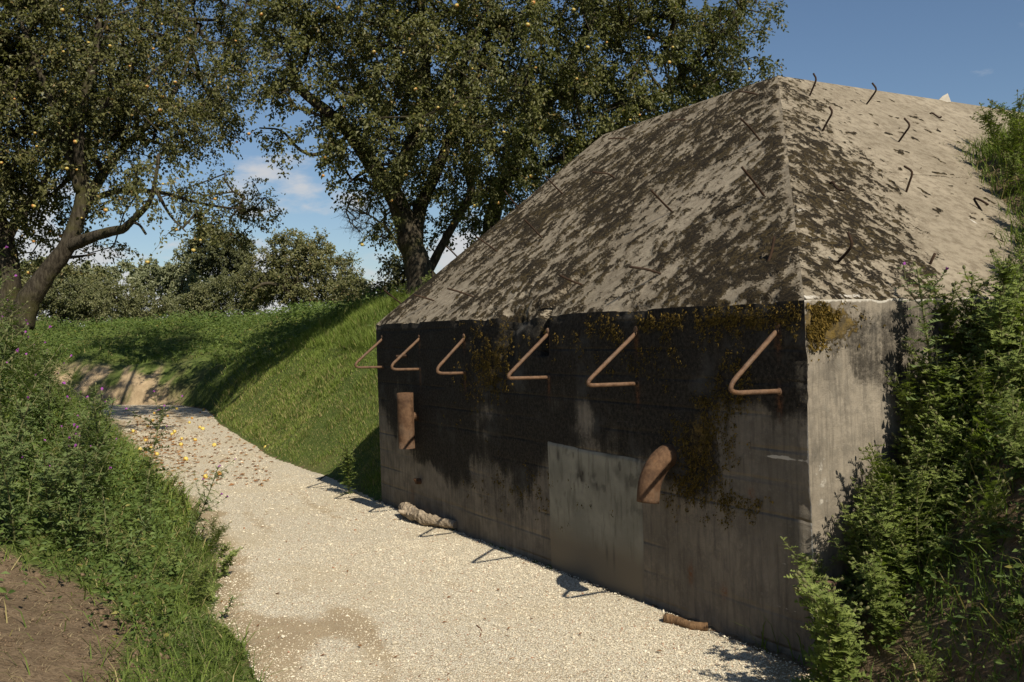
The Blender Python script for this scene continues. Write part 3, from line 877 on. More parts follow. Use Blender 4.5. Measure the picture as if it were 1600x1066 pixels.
    for sz in (1.18, 1.75, 2.35, 2.95):
        lime += 0.42 * np.exp(-((S - sz - 0.03 * (fbm(xyz(Rr * 2, 0 * S, sz), 3, 118) - .5)) / 0.012) ** 2) * sstep(1.2, 2.0, a) * (0.2 + fbm(xyz(Rr * 3, S * 3), 2, 119))
    N2 = np.array([0, -(TOPZ - EAVE) / SL, OFF / SL])
    bunker_part('roof_slope', P, True, N2, dict(moss=moss, lime=lime), MT['roof'], 0.003, 0.010).__setitem__('label', 'tan side roof slope with moss fading towards the bank')
build_slopes()

def build_rest():
    # flat top, far gable end and rear, closing the block
    def quad(name, pts, mat, attrs, n=12):
        a, b, c, d = [np.array(p, float) for p in pts]
        s, t = np.meshgrid(np.linspace(0, 1, n), np.linspace(0, 1, n), indexing='ij')
        P = a * ((1 - s) * (1 - t))[..., None] + b * (s * (1 - t))[..., None] + c * (s * t)[..., None] + d * ((1 - s) * t)[..., None]
        me = new_mesh(name, P.reshape(-1, 3), grid_faces(n, n), False, {k: np.full(n * n, v) for k, v in attrs.items()}, mats=[mat])
        return obj(name, me, bunker)
    R2 = DEPTH - OFF
    quad('roof_top', [(OFF, OFF, TOPZ), (R2, OFF, TOPZ), (R2, LEN, TOPZ), (OFF, LEN, TOPZ)], MT['roof'], dict(moss=.3, lime=0))
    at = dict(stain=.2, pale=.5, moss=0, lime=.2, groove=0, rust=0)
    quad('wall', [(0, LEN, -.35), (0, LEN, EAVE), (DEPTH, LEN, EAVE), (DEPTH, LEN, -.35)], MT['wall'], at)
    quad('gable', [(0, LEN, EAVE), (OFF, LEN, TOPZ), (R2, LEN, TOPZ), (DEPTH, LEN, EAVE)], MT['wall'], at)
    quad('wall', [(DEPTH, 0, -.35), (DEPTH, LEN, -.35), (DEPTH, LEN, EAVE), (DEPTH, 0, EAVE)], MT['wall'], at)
    quad('roof_slope', [(DEPTH, 0, EAVE), (DEPTH, LEN, EAVE), (R2, LEN, TOPZ), (R2, OFF, TOPZ)], MT['roof'], dict(moss=.3, lime=0))
build_rest()

def build_patch():
    # smooth concrete panel let into the wall, a finger's width proud
    nu, nz = 110, 90
    s, t = np.meshgrid(np.linspace(0, 1, nu), np.linspace(0, 1, nz), indexing='ij')
    u0, u1 = 1.40, 2.54
    U = u0 + (u1 - u0) * s
    top = 0.795 + 0.015 * s + 0.018 * (fbm(xyz(s * 7, 0 * s), 3, 121) - .5)
    Z = -0.35 + (top + 0.35) * t
    U = U + 0.012 * (fbm(xyz(0 * s, t * 8, s), 3, 122) - .5) * (np.abs(s - .5) > .45)
    Rr = -0.006 - 0.004 * fbm(xyz(U * 3, Z * 3), 3, 123) + 0.014 * (1 - sstep(0, .02, np.minimum(np.minimum(s, 1 - s), (1 - t))))
    Zs = Z - .16
    stain = blob(U, Zs, [(2.10, .42, .055, .075, 1.0), (1.93, .43, .04, .045, .95), (2.38, .56, .02, .05, .8), (1.66, .50, .05, .05, .55), (2.25, .6, .04, .03, .7), (1.55, .45, .03, .06, .6), (1.75, .62, .1, .02, .5), (1.48, .30, .03, .06, .4)]) * sstep(.3, .55, fbm(xyz(U * 17, Z * 17), 3, 124))
    stain = stain + blob(U, Z, [(1.80, .12, .012, .07, .5), (1.72, .10, .010, .09, .5)])
    stain = stain + 0.5 * sstep(.64, .74, fbm(xyz(U * 16, Z * 11), 4, 126)) * sstep(.2, .6, Z) + 0.4 * (1 - sstep(0, .012, np.minimum(np.minimum(s, 1 - s), 1 - t)))
    low = (1 - sstep(.05, .28, Z + .12 * (fbm(xyz(U * 3, Z * 3), 3, 125) - .5)))
    me = new_mesh('concrete_patch', np.stack([Rr, U, Z], -1).reshape(-1, 3), grid_faces(nu, nz, True), True, dict(stain=np.clip(stain, 0, 1).ravel(), low=low.ravel()), mats=[MT['patch']])
    o = obj('concrete_patch', me, bunker)
    o['label'] = 'paler smooth concrete panel let into the front wall'
build_patch()

# rusty hooks sticking out of the front wall
for (u, zt, zb, out, ze) in [(0.19, 1.607, 1.277, .365, 1.315), (1.415, 1.607, 1.276, .40, 1.315), (2.49, 1.612, 1.287, .345, 1.322),
                             (3.86, 1.592, 1.287, .305, 1.315), (4.80, 1.598, 1.302, .32, 1.328), (5.74, 1.60, 1.305, .33, 1.33)]:
    top = np.array([0.03, 0, zt + .02]); bot = np.array([0.03, 0, zb]); el = np.array([-out - .02, 0, zb + 0.012])
    d1 = (top - el); d1 /= np.linalg.norm(d1); d2 = (bot - el); d2 /= np.linalg.norm(d2)
    rad = 0.095 + 0.03 * math.sin(u * 7.0)
    el = el + np.array([0, 0.016 * math.sin(u * 11.0), 0])
    arc = [el + d1 * rad * (1 - t) ** 2 + d2 * rad * t ** 2 for t in np.linspace(0, 1, 9)]
    g = Geo()
    pts = [top] + [top + (arc[0] - top) * k for k in (.33, .66)] + arc + [arc[-1] + (bot - arc[-1]) * k for k in (.5, 1.0)]
    geo_tube(g, pts, 0.0135, 10, True, 0.12, int(u * 10))
    for q in (top, bot):
        geo_tube(g, [np.array([0.01, 0, q[2]]), np.array([-0.006, 0, q[2]])], [.026, .017], 9, True, .3, int(u * 7))
    o = obj('hook', g.mesh('hook', MT['rust'], True), bunker)
    o.location = (0, u, 0)

# bent reinforcing pins on the roof: base and way points as seen, each in the upright plane square to its slope
def pin(pts, slope, rad=0.0085):
    if slope == 'front':
        n = np.cross(WL, WR * OFF + np.array([0, 0, TOPZ - EAVE])); p0 = A0 + np.array([0, 0, EAVE]); pl = WL
    else:
        n = np.cross(WR, WL * OFF + np.array([0, 0, TOPZ - EAVE])); p0 = A0 + np.array([0, 0, EAVE]); pl = WR
    base = at_plane(*pts[0], n, p0)
    n = n / np.linalg.norm(n)
    if n[2] < 0: n = -n
    W = [base - n * 0.06, base]
    for q in pts[1:]:
        w = at_plane(*q, pl, base)
        h = (w - base) @ n
        if h < 0.012: w = w + n * (0.012 - h)
        W.append(w)
    L = np.array([to_bunker(w) for w in W])
    g = Geo()
    Pp = np.concatenate([L[:1], smooth_path(L[1:], 4)]) if len(L) > 3 else L
    geo_tube(g, Pp, rad, 7, True, 0.08, len(pins))
    o = obj('roof_pin', g.mesh('roof_pin', MT['rust_dark'], True), bunker)
    pins.append(o)
pins = []
for pts in [[(1265, 150), (1271, 136), (1275, 124), (1271, 115)], [(1354, 163), (1362, 152), (1369, 140), (1363, 130)], [(1285, 205), (1293, 190), (1300, 176), (1296, 167)],
            [(1404, 222), (1414, 208), (1421, 196), (1413, 185)], [(1416, 300), (1421, 285), (1425, 269), (1413, 260)], [(1453, 178), (1457, 177), (1465, 189), (1471, 182)],
            [(1543, 190), (1548, 190), (1558, 201), (1563, 195)], [(1295, 289), (1301, 285), (1308, 299), (1320, 297)], [(1308, 411), (1322, 396), (1331, 382), (1325, 363)],
            [(1453, 413), (1461, 396)], [(1534, 330), (1522, 311), (1532, 313), (1544, 320)]]:
    pin(pts, 'side')
for pts in [[(1188, 220), (1172, 200), (1157, 185)], [(1194, 306), (1177, 283), (1159, 261)], [(1050, 331), (1034, 315), (1017, 297)], [(1033, 428), (1010, 421), (984, 417)],
            [(911, 446), (893, 439), (874, 430)], [(961, 279), (950, 272), (926, 269)], [(847, 372), (833, 357), (819, 343)], [(880, 304), (866, 290), (852, 275)],
            [(810, 325), (799, 312), (788, 298)], [(777, 393), (760, 381), (744, 370)], [(742, 465), (720, 457), (699, 451)], [(678, 470), (662, 465), (647, 461)],
            [(713, 400), (705, 392), (697, 385)], [(1186, 149), (1172, 145), (1155, 143)], [(1072, 187), (1062, 187), (1048, 189)], [(979, 217), (965, 216), (951, 217)],
            [(625, 473), (612, 463), (600, 453)], [(1199, 413), (1206, 392), (1210, 370)]]:
    pin(pts, 'front')

def hollow(P, R, th, sides=20):
    """open pipe with wall thickness along P"""
    V, F, _ = tube(P, R, sides, False)
    V2, F2, _ = tube(P, np.asarray(R) - th, sides, False)
    n = len(V)
    m = len(P)
    rim = []
    for base in (0, (m - 1) * sides):
        j = np.arange(sides); k = (j + 1) % sides
        rim.append(np.stack([base + j, base + k, n + base + k, n + base + j], -1))
    return np.concatenate([V, V2]), np.concatenate([F, F2[:, ::-1] + n] + rim)
def build_pipes():
    p = to_bunker(at_plane(652, 650, np.array([WR[0], WR[1], 0]), A0))
    ax = to_bunker(at_plane(634, 652, WL, at_plane(652, 650, WR, A0)))
    V, F = hollow(np.array([(0, 0, z) for z in np.linspace(-.30, .235, 8)]), np.full(8, .080), .006)
    V[:, 0] += ax[0]; V[:, 1] += ax[1]; V[:, 2] += ax[2]
    o = obj('vent_pipe', new_mesh('vent_pipe', V, F, True, mats=[MT['rust_pipe']]), bunker)
    o['label'] = 'upright rusty pipe on the far end of the wall'
    g = Geo()
    geo_tube(g, np.array([(0.02, ax[1], ax[2]), (ax[0] * .5, ax[1], ax[2]), (ax[0], ax[1], ax[2])]), .042, 14)
    obj('pipe_stub', g.mesh('pipe_stub', MT['rust_pipe'], True), o)
    # elbow
    pw = to_bunker(at_plane(1046, 718, WR, A0))
    z0 = pw[2]
    path = smooth_path(np.array([(0.06, pw[1], z0 + .03), (-.03, pw[1], z0 + .018), (-.105, pw[1], z0 - .04), (-.16, pw[1], z0 - .135), (-.178, pw[1], z0 - .245)]), 5)
    V, F = hollow(path, np.interp(np.linspace(0, 1, len(path)), [0, 1], [.074, .069]), .006)
    o = obj('elbow_pipe', new_mesh('elbow_pipe', V, F, True, mats=[MT['rust_pipe']]), bunker)
    o['label'] = 'rusty elbow pipe opening downwards beside the smooth panel'
    # rusty bolt
    b = to_bunker(at_plane(657, 752, WR, A0))
    g = Geo()
    geo_tube(g, np.array([(.02, b[1], b[2]), (-.05, b[1], b[2] + .004)]), .030, 8, True, .1)
    geo_tube(g, np.array([(-.045, b[1], b[2] + .003), (-.062, b[1], b[2] + .03)]), .018, 7, True, .1)
    obj('bolt', g.mesh('bolt', MT['rust_pipe'], False), bunker)
    # square bracket under the second hook
    b = to_bunker(at_plane(636, 556, WR, A0))
    g = Geo()
    geo_tube(g, np.array([(.02, b[1], b[2]), (-.12, b[1], b[2] - .005)]), .016, 4, True)
    obj('bracket', g.mesh('bracket', MT['rust_dark']), bunker)
build_pipes()

def build_wall_moss():
    """small hanging moss tufts on the wall face"""
    cl = [(0.85, .95, .20, .24, 420), (0.62, 1.12, .16, .26, 200), (3.3, 1.48, .22, .26, 420), (3.5, 1.3, .2, .15, 150), (0.35, 1.68, .33, .07, 300), (1.1, 1.66, .6, .07, 360), (1.3, 1.5, .5, .16, 160),
          (0.62, .62, .05, .07, 60), (0.40, .62, .08, .05, 50), (0.95, .66, .12, .10, 130), (2.9, .40, .5, .12, 160), (0.5, 1.3, .1, .12, 90), (2.0, 1.60, .5, .08, 130), (3.9, 1.3, .3, .3, 90)]
    U, Z = [], []
    for (a, b, ra, rb, n) in cl:
        U.append(rng.normal(a, ra * .8, n)); Z.append(rng.normal(b, rb * .8, n))
    U = np.concatenate(U); Z = np.concatenate(Z)
    ok = (U > .02) & (U < LEN) & (Z < EAVE - .01) & (fbm(xyz(U * 9, Z * 9), 3, 131) > 0.44)
    U, Z = U[ok], Z[ok]
    k = 7
    U = np.repeat(U, k) + rng.normal(0, .012, len(U) * k); Z = np.repeat(Z, k) + rng.normal(0, .012, len(Z) * k)
    n = len(U)
    c = np.stack([np.full(n, -.006), U, Z], 1)
    d = np.stack([-rng.uniform(.003, .012, n), rng.normal(0, .005, n), rng.normal(-.006, .008, n)], 1)
    s = np.stack([rng.normal(0, .002, n), rng.normal(0, .0035, n), rng.normal(0, .0035, n)], 1)
    V = np.stack([c - s, c + s, c + d], 1).reshape(-1, 3)
    me = new_mesh('wall_moss', V, np.arange(n * 3).reshape(-1, 3), False, {'var': np.repeat(rng.random(n), 3)}, mats=[MT['moss_tuft']])
    o = obj('wall_moss', me, bunker); o['kind'] = 'stuff'
    # the same on the side wall top
    n = 2600
    Rr = np.abs(rng.normal(.10, .14, n)); Z = rng.normal(1.63, .055, n)
    ok = (fbm(xyz(Rr * 9, Z * 9, 4), 3, 132) > .45) & (Z < EAVE - .005) & (Rr > .01)
    Rr, Z = Rr[ok], Z[ok]; n = len(Rr)
    c = np.stack([Rr, np.full(n, -.005), Z], 1)
    d = np.stack([rng.normal(0, .008, n), -rng.uniform(.004, .016, n), rng.normal(-.004, .010, n)], 1)
    s = np.stack([rng.normal(0, .006, n), rng.normal(0, .003, n), rng.normal(0, .006, n)], 1)
    V = np.stack([c - s, c + s, c + d], 1).reshape(-1, 3)
    me = new_mesh('wall_moss', V, np.arange(n * 3).reshape(-1, 3), False, {'var': np.repeat(rng.random(n), 3)}, mats=[MT['moss_tuft']])
    o = obj('wall_moss', me, bunker); o['kind'] = 'stuff'
build_wall_moss()

# ------------------------------------------------------------------ trees
def leaf_mesh(name, P, D, L, Wd, var, mat, fold=0.25, nrm=None):
    """one folded two-triangle leaf per point; P base, D direction, L length, Wd width"""
    n = len(P)
    D = D / (np.linalg.norm(D, axis=1)[:, None] + 1e-9)
    R = rng.normal(0, 1, (n, 3)) if nrm is None else nrm + rng.normal(0, .55, (n, 3))
    S = np.cross(D, R); S /= np.linalg.norm(S, axis=1)[:, None] + 1e-9
    N = np.cross(S, D)
    L = L[:, None]; Wd = Wd[:, None]
    a = P
    b = P + D * L * 0.5 + S * Wd * 0.5 + N * Wd * fold
    c = P + D * L - N * L * 0.12
    d = P + D * L * 0.5 - S * Wd * 0.5 + N * Wd * fold
    V = np.stack([a, b, c, d], 1).reshape(-1, 3)
    i = np.arange(n)[:, None] * 4
    F = np.concatenate([i + np.array([[0, 1, 2]]), i + np.array([[0, 2, 3]])], 1).reshape(-1, 3)
    return new_mesh(name, V, F, False, {'var': np.repeat(var, 4)}, mats=[mat])

def clump_points(clumps, density_total, shell=0.55):
    vol = np.array([c[3] * c[4] * c[5] for c in clumps]); w = vol ** 0.8; w /= w.sum()
    out = []
    for c, k in zip(clumps, w):
        m = max(3, int(density_total * k))
        d = rng.normal(0, 1, (m, 3)); d /= np.linalg.norm(d, axis=1)[:, None]
        rr = (shell + (1 - shell) * rng.random(m)) ** (1 / 1.6)
        rr = np.where(rng.random(m) < 0.30, rng.random(m) ** .5, rr)
        out.append(np.array(c[:3]) + d * rr[:, None] * np.array(c[3:6]))
    return np.concatenate(out)

def grow(limbs, pts, step=0.45):
    """limbs: list of (polyline, r0, r1). Every target point is joined to the nearest wood already standing."""
    nodes, par = [], []
    for P, r0, r1 in limbs:
        for k, p in enumerate(P):
            nodes.append(p); par.append(-2)
    nodes = [np.asarray(p, float) for p in nodes]
    N0 = len(nodes)
    A = np.array(nodes)
    d0 = np.min(np.linalg.norm(pts[:, None, :] - A[None], axis=2), axis=1)
    order = np.argsort(d0)
    arr = np.zeros((N0 + len(pts) * 14, 3)); arr[:N0] = A
    par = [-1] * N0
    n = N0
    tips = []
    for i in order:
        p = pts[i]
        dd = np.linalg.norm(arr[:n] - p, axis=1)
        j = int(np.argmin(dd))
        d = dd[j]
        k = min(10, max(1, int(d / step)))
        a = arr[j].copy(); last = j
        sag = rng.normal(0, 0.10 * d, 3) + np.array([0, 0, 0.12 * d])
        for s in range(1, k + 1):
            t = s / k
            q = a + (p - a) * t + sag * 4 * t * (1 - t) * 0.5
            if n >= len(arr): break
            arr[n] = q; par.append(last); last = n; n += 1
        tips.append(last)
    return arr[:n], par, N0, tips

def make_tree(name, label, limbs, clumps, n_pts, n_leaf, leaf_len, leaf_mat, bark, group=None, cat='tree', base=None, apples=0, twig_r=0.006, droop=0.35, spread=0.42, shell=0.55, apple_scale=1.0, bare=0.0):
    root = empty(name, base)
    tag(root, label, cat, group)
    off = np.array(base)
    g = Geo()
    for k, (P, r0, r1) in enumerate(limbs):
        Q = smooth_path(P, 6)
        t = np.linspace(0, 1, len(Q))
        R = r0 + (r1 - r0) * t ** 0.85
        if k == 0: R = R * (1 + 0.45 * np.exp(-t * 14))
        geo_tube(g, Q - off, R, 12 if r0 > .08 else 8, True, 0.16, k)
    obj('trunk', g.mesh('trunk', bark, True), root)
    pts = clump_points(clumps, n_pts, shell)
    dense = [(smooth_path(P, 5), a, b) for P, a, b in limbs]
    arr, par, N0, tips = grow(dense, pts)
    n = len(arr)
    load = np.zeros(n)
    for t in tips: load[t] += 1
    for i in range(n - 1, N0 - 1, -1):
        load[par[i]] += load[i]
    rad = twig_r * np.maximum(load, 1) ** 0.42
    g = Geo()
    idx = np.arange(N0, n)
    pr = np.array(par)[idx]
    a, b = arr[pr] - off, arr[idx] - off
    T = b - a; T /= np.linalg.norm(T, axis=1)[:, None] + 1e-9
    X = np.cross(T, np.array([0.31, 0.17, 0.93])); X /= np.linalg.norm(X, axis=1)[:, None] + 1e-9
    Y = np.cross(T, X)
    ra = np.minimum(rad[pr], rad[idx] * 1.5); ra = np.where(pr < N0, rad[idx] * 1.3, ra); rb = rad[idx]
    m = 5
    ang = np.linspace(0, 2 * np.pi, m, endpoint=False)
    ring = np.cos(ang)[None, :, None] * X[:, None] + np.sin(ang)[None, :, None] * Y[:, None]
    V = np.concatenate([a[:, None] + ring * ra[:, None, None], b[:, None] + ring * rb[:, None, None]], 1)
    jj = np.arange(m); kk = (jj + 1) % m
    f = np.stack([jj, kk, kk + m, jj + m], -1)
    F = (f[None] + (np.arange(len(idx)) * 2 * m)[:, None, None]).reshape(-1, 4)
    g.add(V.reshape(-1, 3), F)
    # twigs
    tp = arr[tips] - off
    cen = np.mean([c[:3] for c in clumps], axis=0) - off
    nt = 4
    B = np.repeat(tp, nt, axis=0)
    out = B - cen; out /= np.linalg.norm(out, axis=1)[:, None] + 1e-9
    D = out * 0.6 + rng.normal(0, 0.75, B.shape) + np.array([0, 0, -droop * 0.5])
    D /= np.linalg.norm(D, axis=1)[:, None]
    Lt = rng.uniform(0.55, 1.15, len(B)) * spread
    E1 = B + D * Lt[:, None] + np.array([0, 0, -1]) * (droop * Lt ** 2)[:, None]
    X = np.cross(D, np.array([0.2, 0.5, 0.84])); X /= np.linalg.norm(X, axis=1)[:, None] + 1e-9
    Y = np.cross(D, X)
    r1 = twig_r * 0.7
    V = np.stack([B + X * r1, B - X * r1 * .5 + Y * r1, B - X * r1 * .5 - Y * r1, E1], 1)
    f = np.array([(0, 1, 3), (1, 2, 3), (2, 0, 3)])
    g.add(V.reshape(-1, 3), (f[None] + (np.arange(len(B)) * 4)[:, None, None]).reshape(-1, 3))
    w = obj('branchwork', g.mesh('branchwork', bark, False), root); w['kind'] = 'stuff'
    if n_leaf:
        live = np.where(rng.random(len(B)) >= bare)[0]
        k = live[rng.integers(0, len(live), n_leaf)]
        t = rng.random(n_leaf) ** 0.75
        Pp = B[k] + (E1[k] - B[k]) * t[:, None] + rng.normal(0, 0.035 * spread / .42, (n_leaf, 3))
        Dl = D[k] * 0.5 + rng.normal(0, 0.8, (n_leaf, 3)) + np.array([0, 0, -0.45])
        L = rng.uniform(0.7, 1.25, n_leaf) * leaf_len
        cl = fbm((B[k] + off) * 0.9, 3, 55)
        var = np.clip(0.18 + 0.9 * (cl - 0.32) + rng.normal(0, 0.20, n_leaf), 0, 0.86)
        var = np.where(rng.random(n_leaf) < 0.03, 1.0, var)
        nr = np.tile(np.array([0.25, -0.45, 0.85]), (n_leaf, 1))
        me = leaf_mesh('crown', Pp, Dl, L, L * rng.uniform(.5, .72, n_leaf), var, leaf_mat, nrm=nr)
        o = obj('crown', me, root); o['kind'] = 'stuff'
    if apples:
        W = E1 + off
        dpt = W[:, 1]
        cell = np.floor(W[:, 0] / dpt * F_PX / 26) * 1000 + np.floor((W[:, 2] - EYE) / dpt * F_PX / 26)
        order = np.lexsort((dpt, cell))
        first = np.concatenate([[True], cell[order][1:] != cell[order][:-1]])
        front = order[first]
        front = front[rng.permutation(len(front))[:apples]]
        sel = E1[front]
        for p in sel:
            o = obj('apple', APPLE, root, p + np.array([rng.normal(0, .04), rng.normal(-.05, .04), -0.06]))
            s = rng.uniform(.6, 1.15) * apple_scale
            o.scale = (s, s, s * rng.uniform(.88, 1.0)); o.rotation_euler = (rng.uniform(-.4, .4), rng.uniform(-.4, .4), rng.uniform(0, 6))
    return root

def apple_mesh(name, mat):
    nr, ns = 8, 12
    ph = np.linspace(0.06, np.pi - 0.06, nr)
    r = 0.036 * (np.sin(ph) ** 0.85) * (1 - 0.10 * np.cos(ph) * -1)
    z = 0.033 * np.cos(ph) - 0.010 * np.exp(-(ph / .35) ** 2) + 0.008 * np.exp(-((np.pi - ph) / .35) ** 2)
    th = np.linspace(0, 2 * np.pi, ns, endpoint=False)
    V = np.stack([r[:, None] * np.cos(th), r[:, None] * np.sin(th), np.repeat(z[:, None], ns, 1)], -1).reshape(-1, 3)
    i = np.arange(nr - 1)[:, None] * ns; j = np.arange(ns)[None]; k = (j + 1) % ns
    F = np.stack([i + j, i + j + ns, i + k + ns, i + k], -1).reshape(-1, 4)
    caps = []
    V = np.concatenate([V, [(0, 0, z[0] - .004), (0, 0, z[-1] + .004)]])
    for q in range(ns):
        caps.append((len(V) - 2, q, (q + 1) % ns)); caps.append((len(V) - 1, (nr - 1) * ns + (q + 1) % ns, (nr - 1) * ns + q))
    # stalk
    n0 = len(V)
    V = np.concatenate([V, [(.002, 0, .022), (-.001, .002, .022), (-.001, -.002, .022), (.004, 0, .048)]])
    caps += [(n0, n0 + 1, n0 + 3), (n0 + 1, n0 + 2, n0 + 3), (n0 + 2, n0, n0 + 3)]
    return new_mesh(name, V, [F, np.array(caps)], True, mats=[mat])
APPLE = apple_mesh('apple', MT['apple'])
WINDFALL = apple_mesh('windfall_apple', MT['apple_fallen'])

def PX(px, py, Y):
    return at_depth(px, py, Y)
def clumps_px(lst, f=1.0):
    out = []
    for (px, py, Y, rx, ry, rY) in lst:
        Y *= f; rY *= f
        c = at_depth(px, py, Y)
        out.append((c[0], c[1], c[2], rx * m_per_px(Y), rY, ry * m_per_px(Y)))
    return out

# -- the big apple tree behind the bunker's far end
YC = 19.0
def ln(Y0, *pts):
    return np.array([PX(p[0], p[1], Y0 + (p[2] if len(p) > 2 else 0)) for p in pts])
limbs = [(ln(YC, (662, 470), (655, 425), (640, 375), (618, 310, .1), (585, 262, -.2), (548, 210, -.5), (505, 170, -.9), (455, 130, -1.2)), .32, .08),
         (ln(YC, (648, 395), (655, 330, .4), (690, 250, .8), (715, 160, 1.0), (735, 40, 1.1)), .18, .06),
         (ln(YC + .6, (662, 440), (690, 385), (715, 340), (735, 300), (728, 250), (740, 150), (770, 30)), .10, .05),
         (ln(YC, (610, 300), (640, 230, .3), (665, 150, .2), (660, 40, .1), (650, -80)), .18, .06),
         (ln(YC + 2.0, (772, 510), (771, 460), (770, 420), (768, 350), (790, 280), (830, 210), (880, 120), (930, 20)), .29, .08),
         (ln(YC + 2.0, (790, 280), (870, 250, -.5), (960, 200, -1.0), (1050, 130, -1.4), (1120, 70, -1.5)), .11, .035),
         (ln(YC, (548, 210, -.5), (500, 240, -1.0), (470, 235, -1.3), (440, 205, -1.5), (405, 200, -1.6)), .05, .015),
         (ln(YC, (630, 340), (600, 300, -.6), (560, 280, -1.0), (545, 285, -1.2)), .05, .02)]
cl = clumps_px([(470, 95, 13.2, 100, 85, 1.3), (560, 120, 13.6, 110, 90, 1.6), (660, 60, 14.2, 130, 110, 2.2), (680, 190, 13.6, 120, 75, 1.6), (780, 120, 14, 130, 110, 2.2),
                (800, 235, 14.2, 100, 60, 1.5), (900, 60, 14.6, 130, 110, 2.2), (930, 165, 14.4, 120, 60, 1.6), (1030, 90, 14.6, 120, 85, 1.8), (1110, 60, 14.6, 90, 75, 1.6), (1150, 110, 14.6, 50, 45, 1.0),
                (520, 215, 13.4, 60, 40, 1.0), (590, 230, 13.6, 70, 45, 1.1), (480, 215, 13.0, 50, 25, .6), (720, 285, 14.6, 70, 45, 1.1), (575, 290, 13.6, 38, 26, .6), (640, 275, 15.2, 60, 50, 1.0),
                (560, 10, 13.8, 120, 80, 1.8), (440, 20, 13.4, 80, 70, 1.2), (760, -40, 14.4, 160, 100, 2.2), (960, -60, 14.6, 160, 110, 2.2), (640, -120, 14.4, 150, 90, 2.0), (840, -180, 14.6, 150, 90, 2.0),
                (850, 180, 16.6, 160, 80, 1.6), (700, 130, 16.8, 180, 110, 1.6), (1080, 10, 14.8, 100, 80, 1.6), (605, 350, 14.2, 22, 26, .5), (690, 325, 15.6, 60, 50, 1.0), (760, 315, 15.8, 60, 50, 1.0), (840, 265, 15.6, 80, 45, 1.0), (930, 215, 15.4, 80, 35, 1.0), (1040, 155, 15.2, 70, 35, .9)], 1.31)
b = PX(662, 470, YC)
make_tree('apple_tree', 'large old apple tree hung with yellow apples behind the bunker roof', limbs, cl, 1350, 178000, .075, MT['apple_leaf'], MT['bark'], base=(b[0], b[1], height1(b[0], b[1]) - .05), apples=90, spread=.56, twig_r=.008, apple_scale=.98)

# -- the left apple tree
YL = 17.2
limbs = [(ln(YL, (28, 505), (45, 468), (75, 425), (105, 385), (122, 340), (130, 290), (122, 230, -.3), (130, 160, -.3), (150, 80, -.2), (160, -40, 0)), .215, .05),
         (ln(YL, (105, 385), (140, 372, -.2), (172, 362, -.4), (192, 358, -.6), (205, 346, -.7), (232, 318, -1.0), (243, 280, -1.2), (248, 240, -1.1)), .125, .022),
         (ln(YL, (122, 340), (150, 290, .5), (185, 240, 1.3), (235, 190, 2.4), (280, 130, 3.6), (310, 40, 4.4)), .12, .035),
         (ln(YL, (126, 300), (105, 230, -.2), (80, 160, -.3), (50, 80, -.3), (20, 0, -.2)), .11, .035),
         (ln(YL, (126, 320), (180, 300, 1.0), (245, 300, 2.3), (315, 318, 3.6), (360, 325, 4.2), (410, 328, 4.6)), .07, .014),
         (ln(YL, (205, 346, -.7), (218, 352, -.8), (228, 366, -.9)), .03, .02),
         (ln(YL, (240, 290, -1.1), (265, 335, -1.4), (290, 362, -1.6)), .035, .012),
         (ln(YL, (88, 405), (130, 400, .2), (150, 396, .3)), .035, .014)]
cl = clumps_px([(60, 60, 17.7, 120, 100, 1.6), (160, 70, 17.2, 115, 100, 1.6), (280, 90, 22.4, 110, 95, 1.2), (350, 150, 22.4, 55, 60, .9), (200, 190, 17.6, 110, 70, 1.3), (80, 190, 17.7, 110, 80, 1.4),
                (300, 205, 19.5, 80, 45, .8), (330, 300, 22.4, 80, 34, .8), (390, 325, 22.4, 48, 32, .6), (240, 285, 15.9, 60, 32, .7), (280, 345, 15.6, 55, 26, .6), (355, 355, 22.4, 40, 22, .5), (40, 280, 18.3, 80, 60, 1.1),
                (150, 280, 17.6, 70, 45, 1.0), (-60, 120, 17.9, 120, 130, 1.8), (-60, 280, 18.3, 90, 60, 1.2), (130, -60, 18.3, 170, 90, 2.0), (310, -30, 22.4, 120, 90, 1.2), (20, -90, 18.1, 130, 80, 1.6), (400, 60, 22.4, 50, 60, .8),
                (220, 130, 18.4, 150, 110, 1.0), (20, 340, 18.6, 60, 30, .6), (180, 395, 19.4, 45, 20, .4), (60, 385, 19.2, 60, 24, .5)])
b = PX(28, 505, YL)
make_tree('apple_tree', 'leaning apple tree with forked trunk on the left bank', limbs, cl, 1150, 94000, .074, MT['pear_leaf'], MT['bark'], base=(b[0], b[1], height1(b[0], b[1]) - .05), apples=80, spread=.54, twig_r=.0075, apple_scale=.95)
# -- second trunk cut by the left edge
limbs = [(ln(18.5, (2, 520), (8, 470), (12, 420), (4, 370), (-20, 310), (-60, 240), (-90, 130)), .31, .09),
         (ln(18.5, (6, 380), (30, 340, .3), (60, 300, .5), (90, 240, .6)), .115, .05)]
cl = clumps_px([(-100, 120, 16, 120, 110, 1.6), (-60, 240, 16, 100, 70, 1.4), (20, 210, 16.8, 110, 90, 1.3), (-40, 30, 16, 130, 100, 1.6), (60, 330, 16.6, 60, 45, .8), (100, 130, 17, 110, 100, 1.2)], 1.15)
b = PX(2, 520, 18.5)
make_tree('apple_tree', 'thick dark apple trunk cut off by the left edge of the picture', limbs, cl, 420, 45000, .08, MT['pear_leaf'], MT['bark'], base=(b[0], b[1], height1(b[0], b[1]) - .05), apples=8, spread=.5, twig_r=.0075, apple_scale=.9)
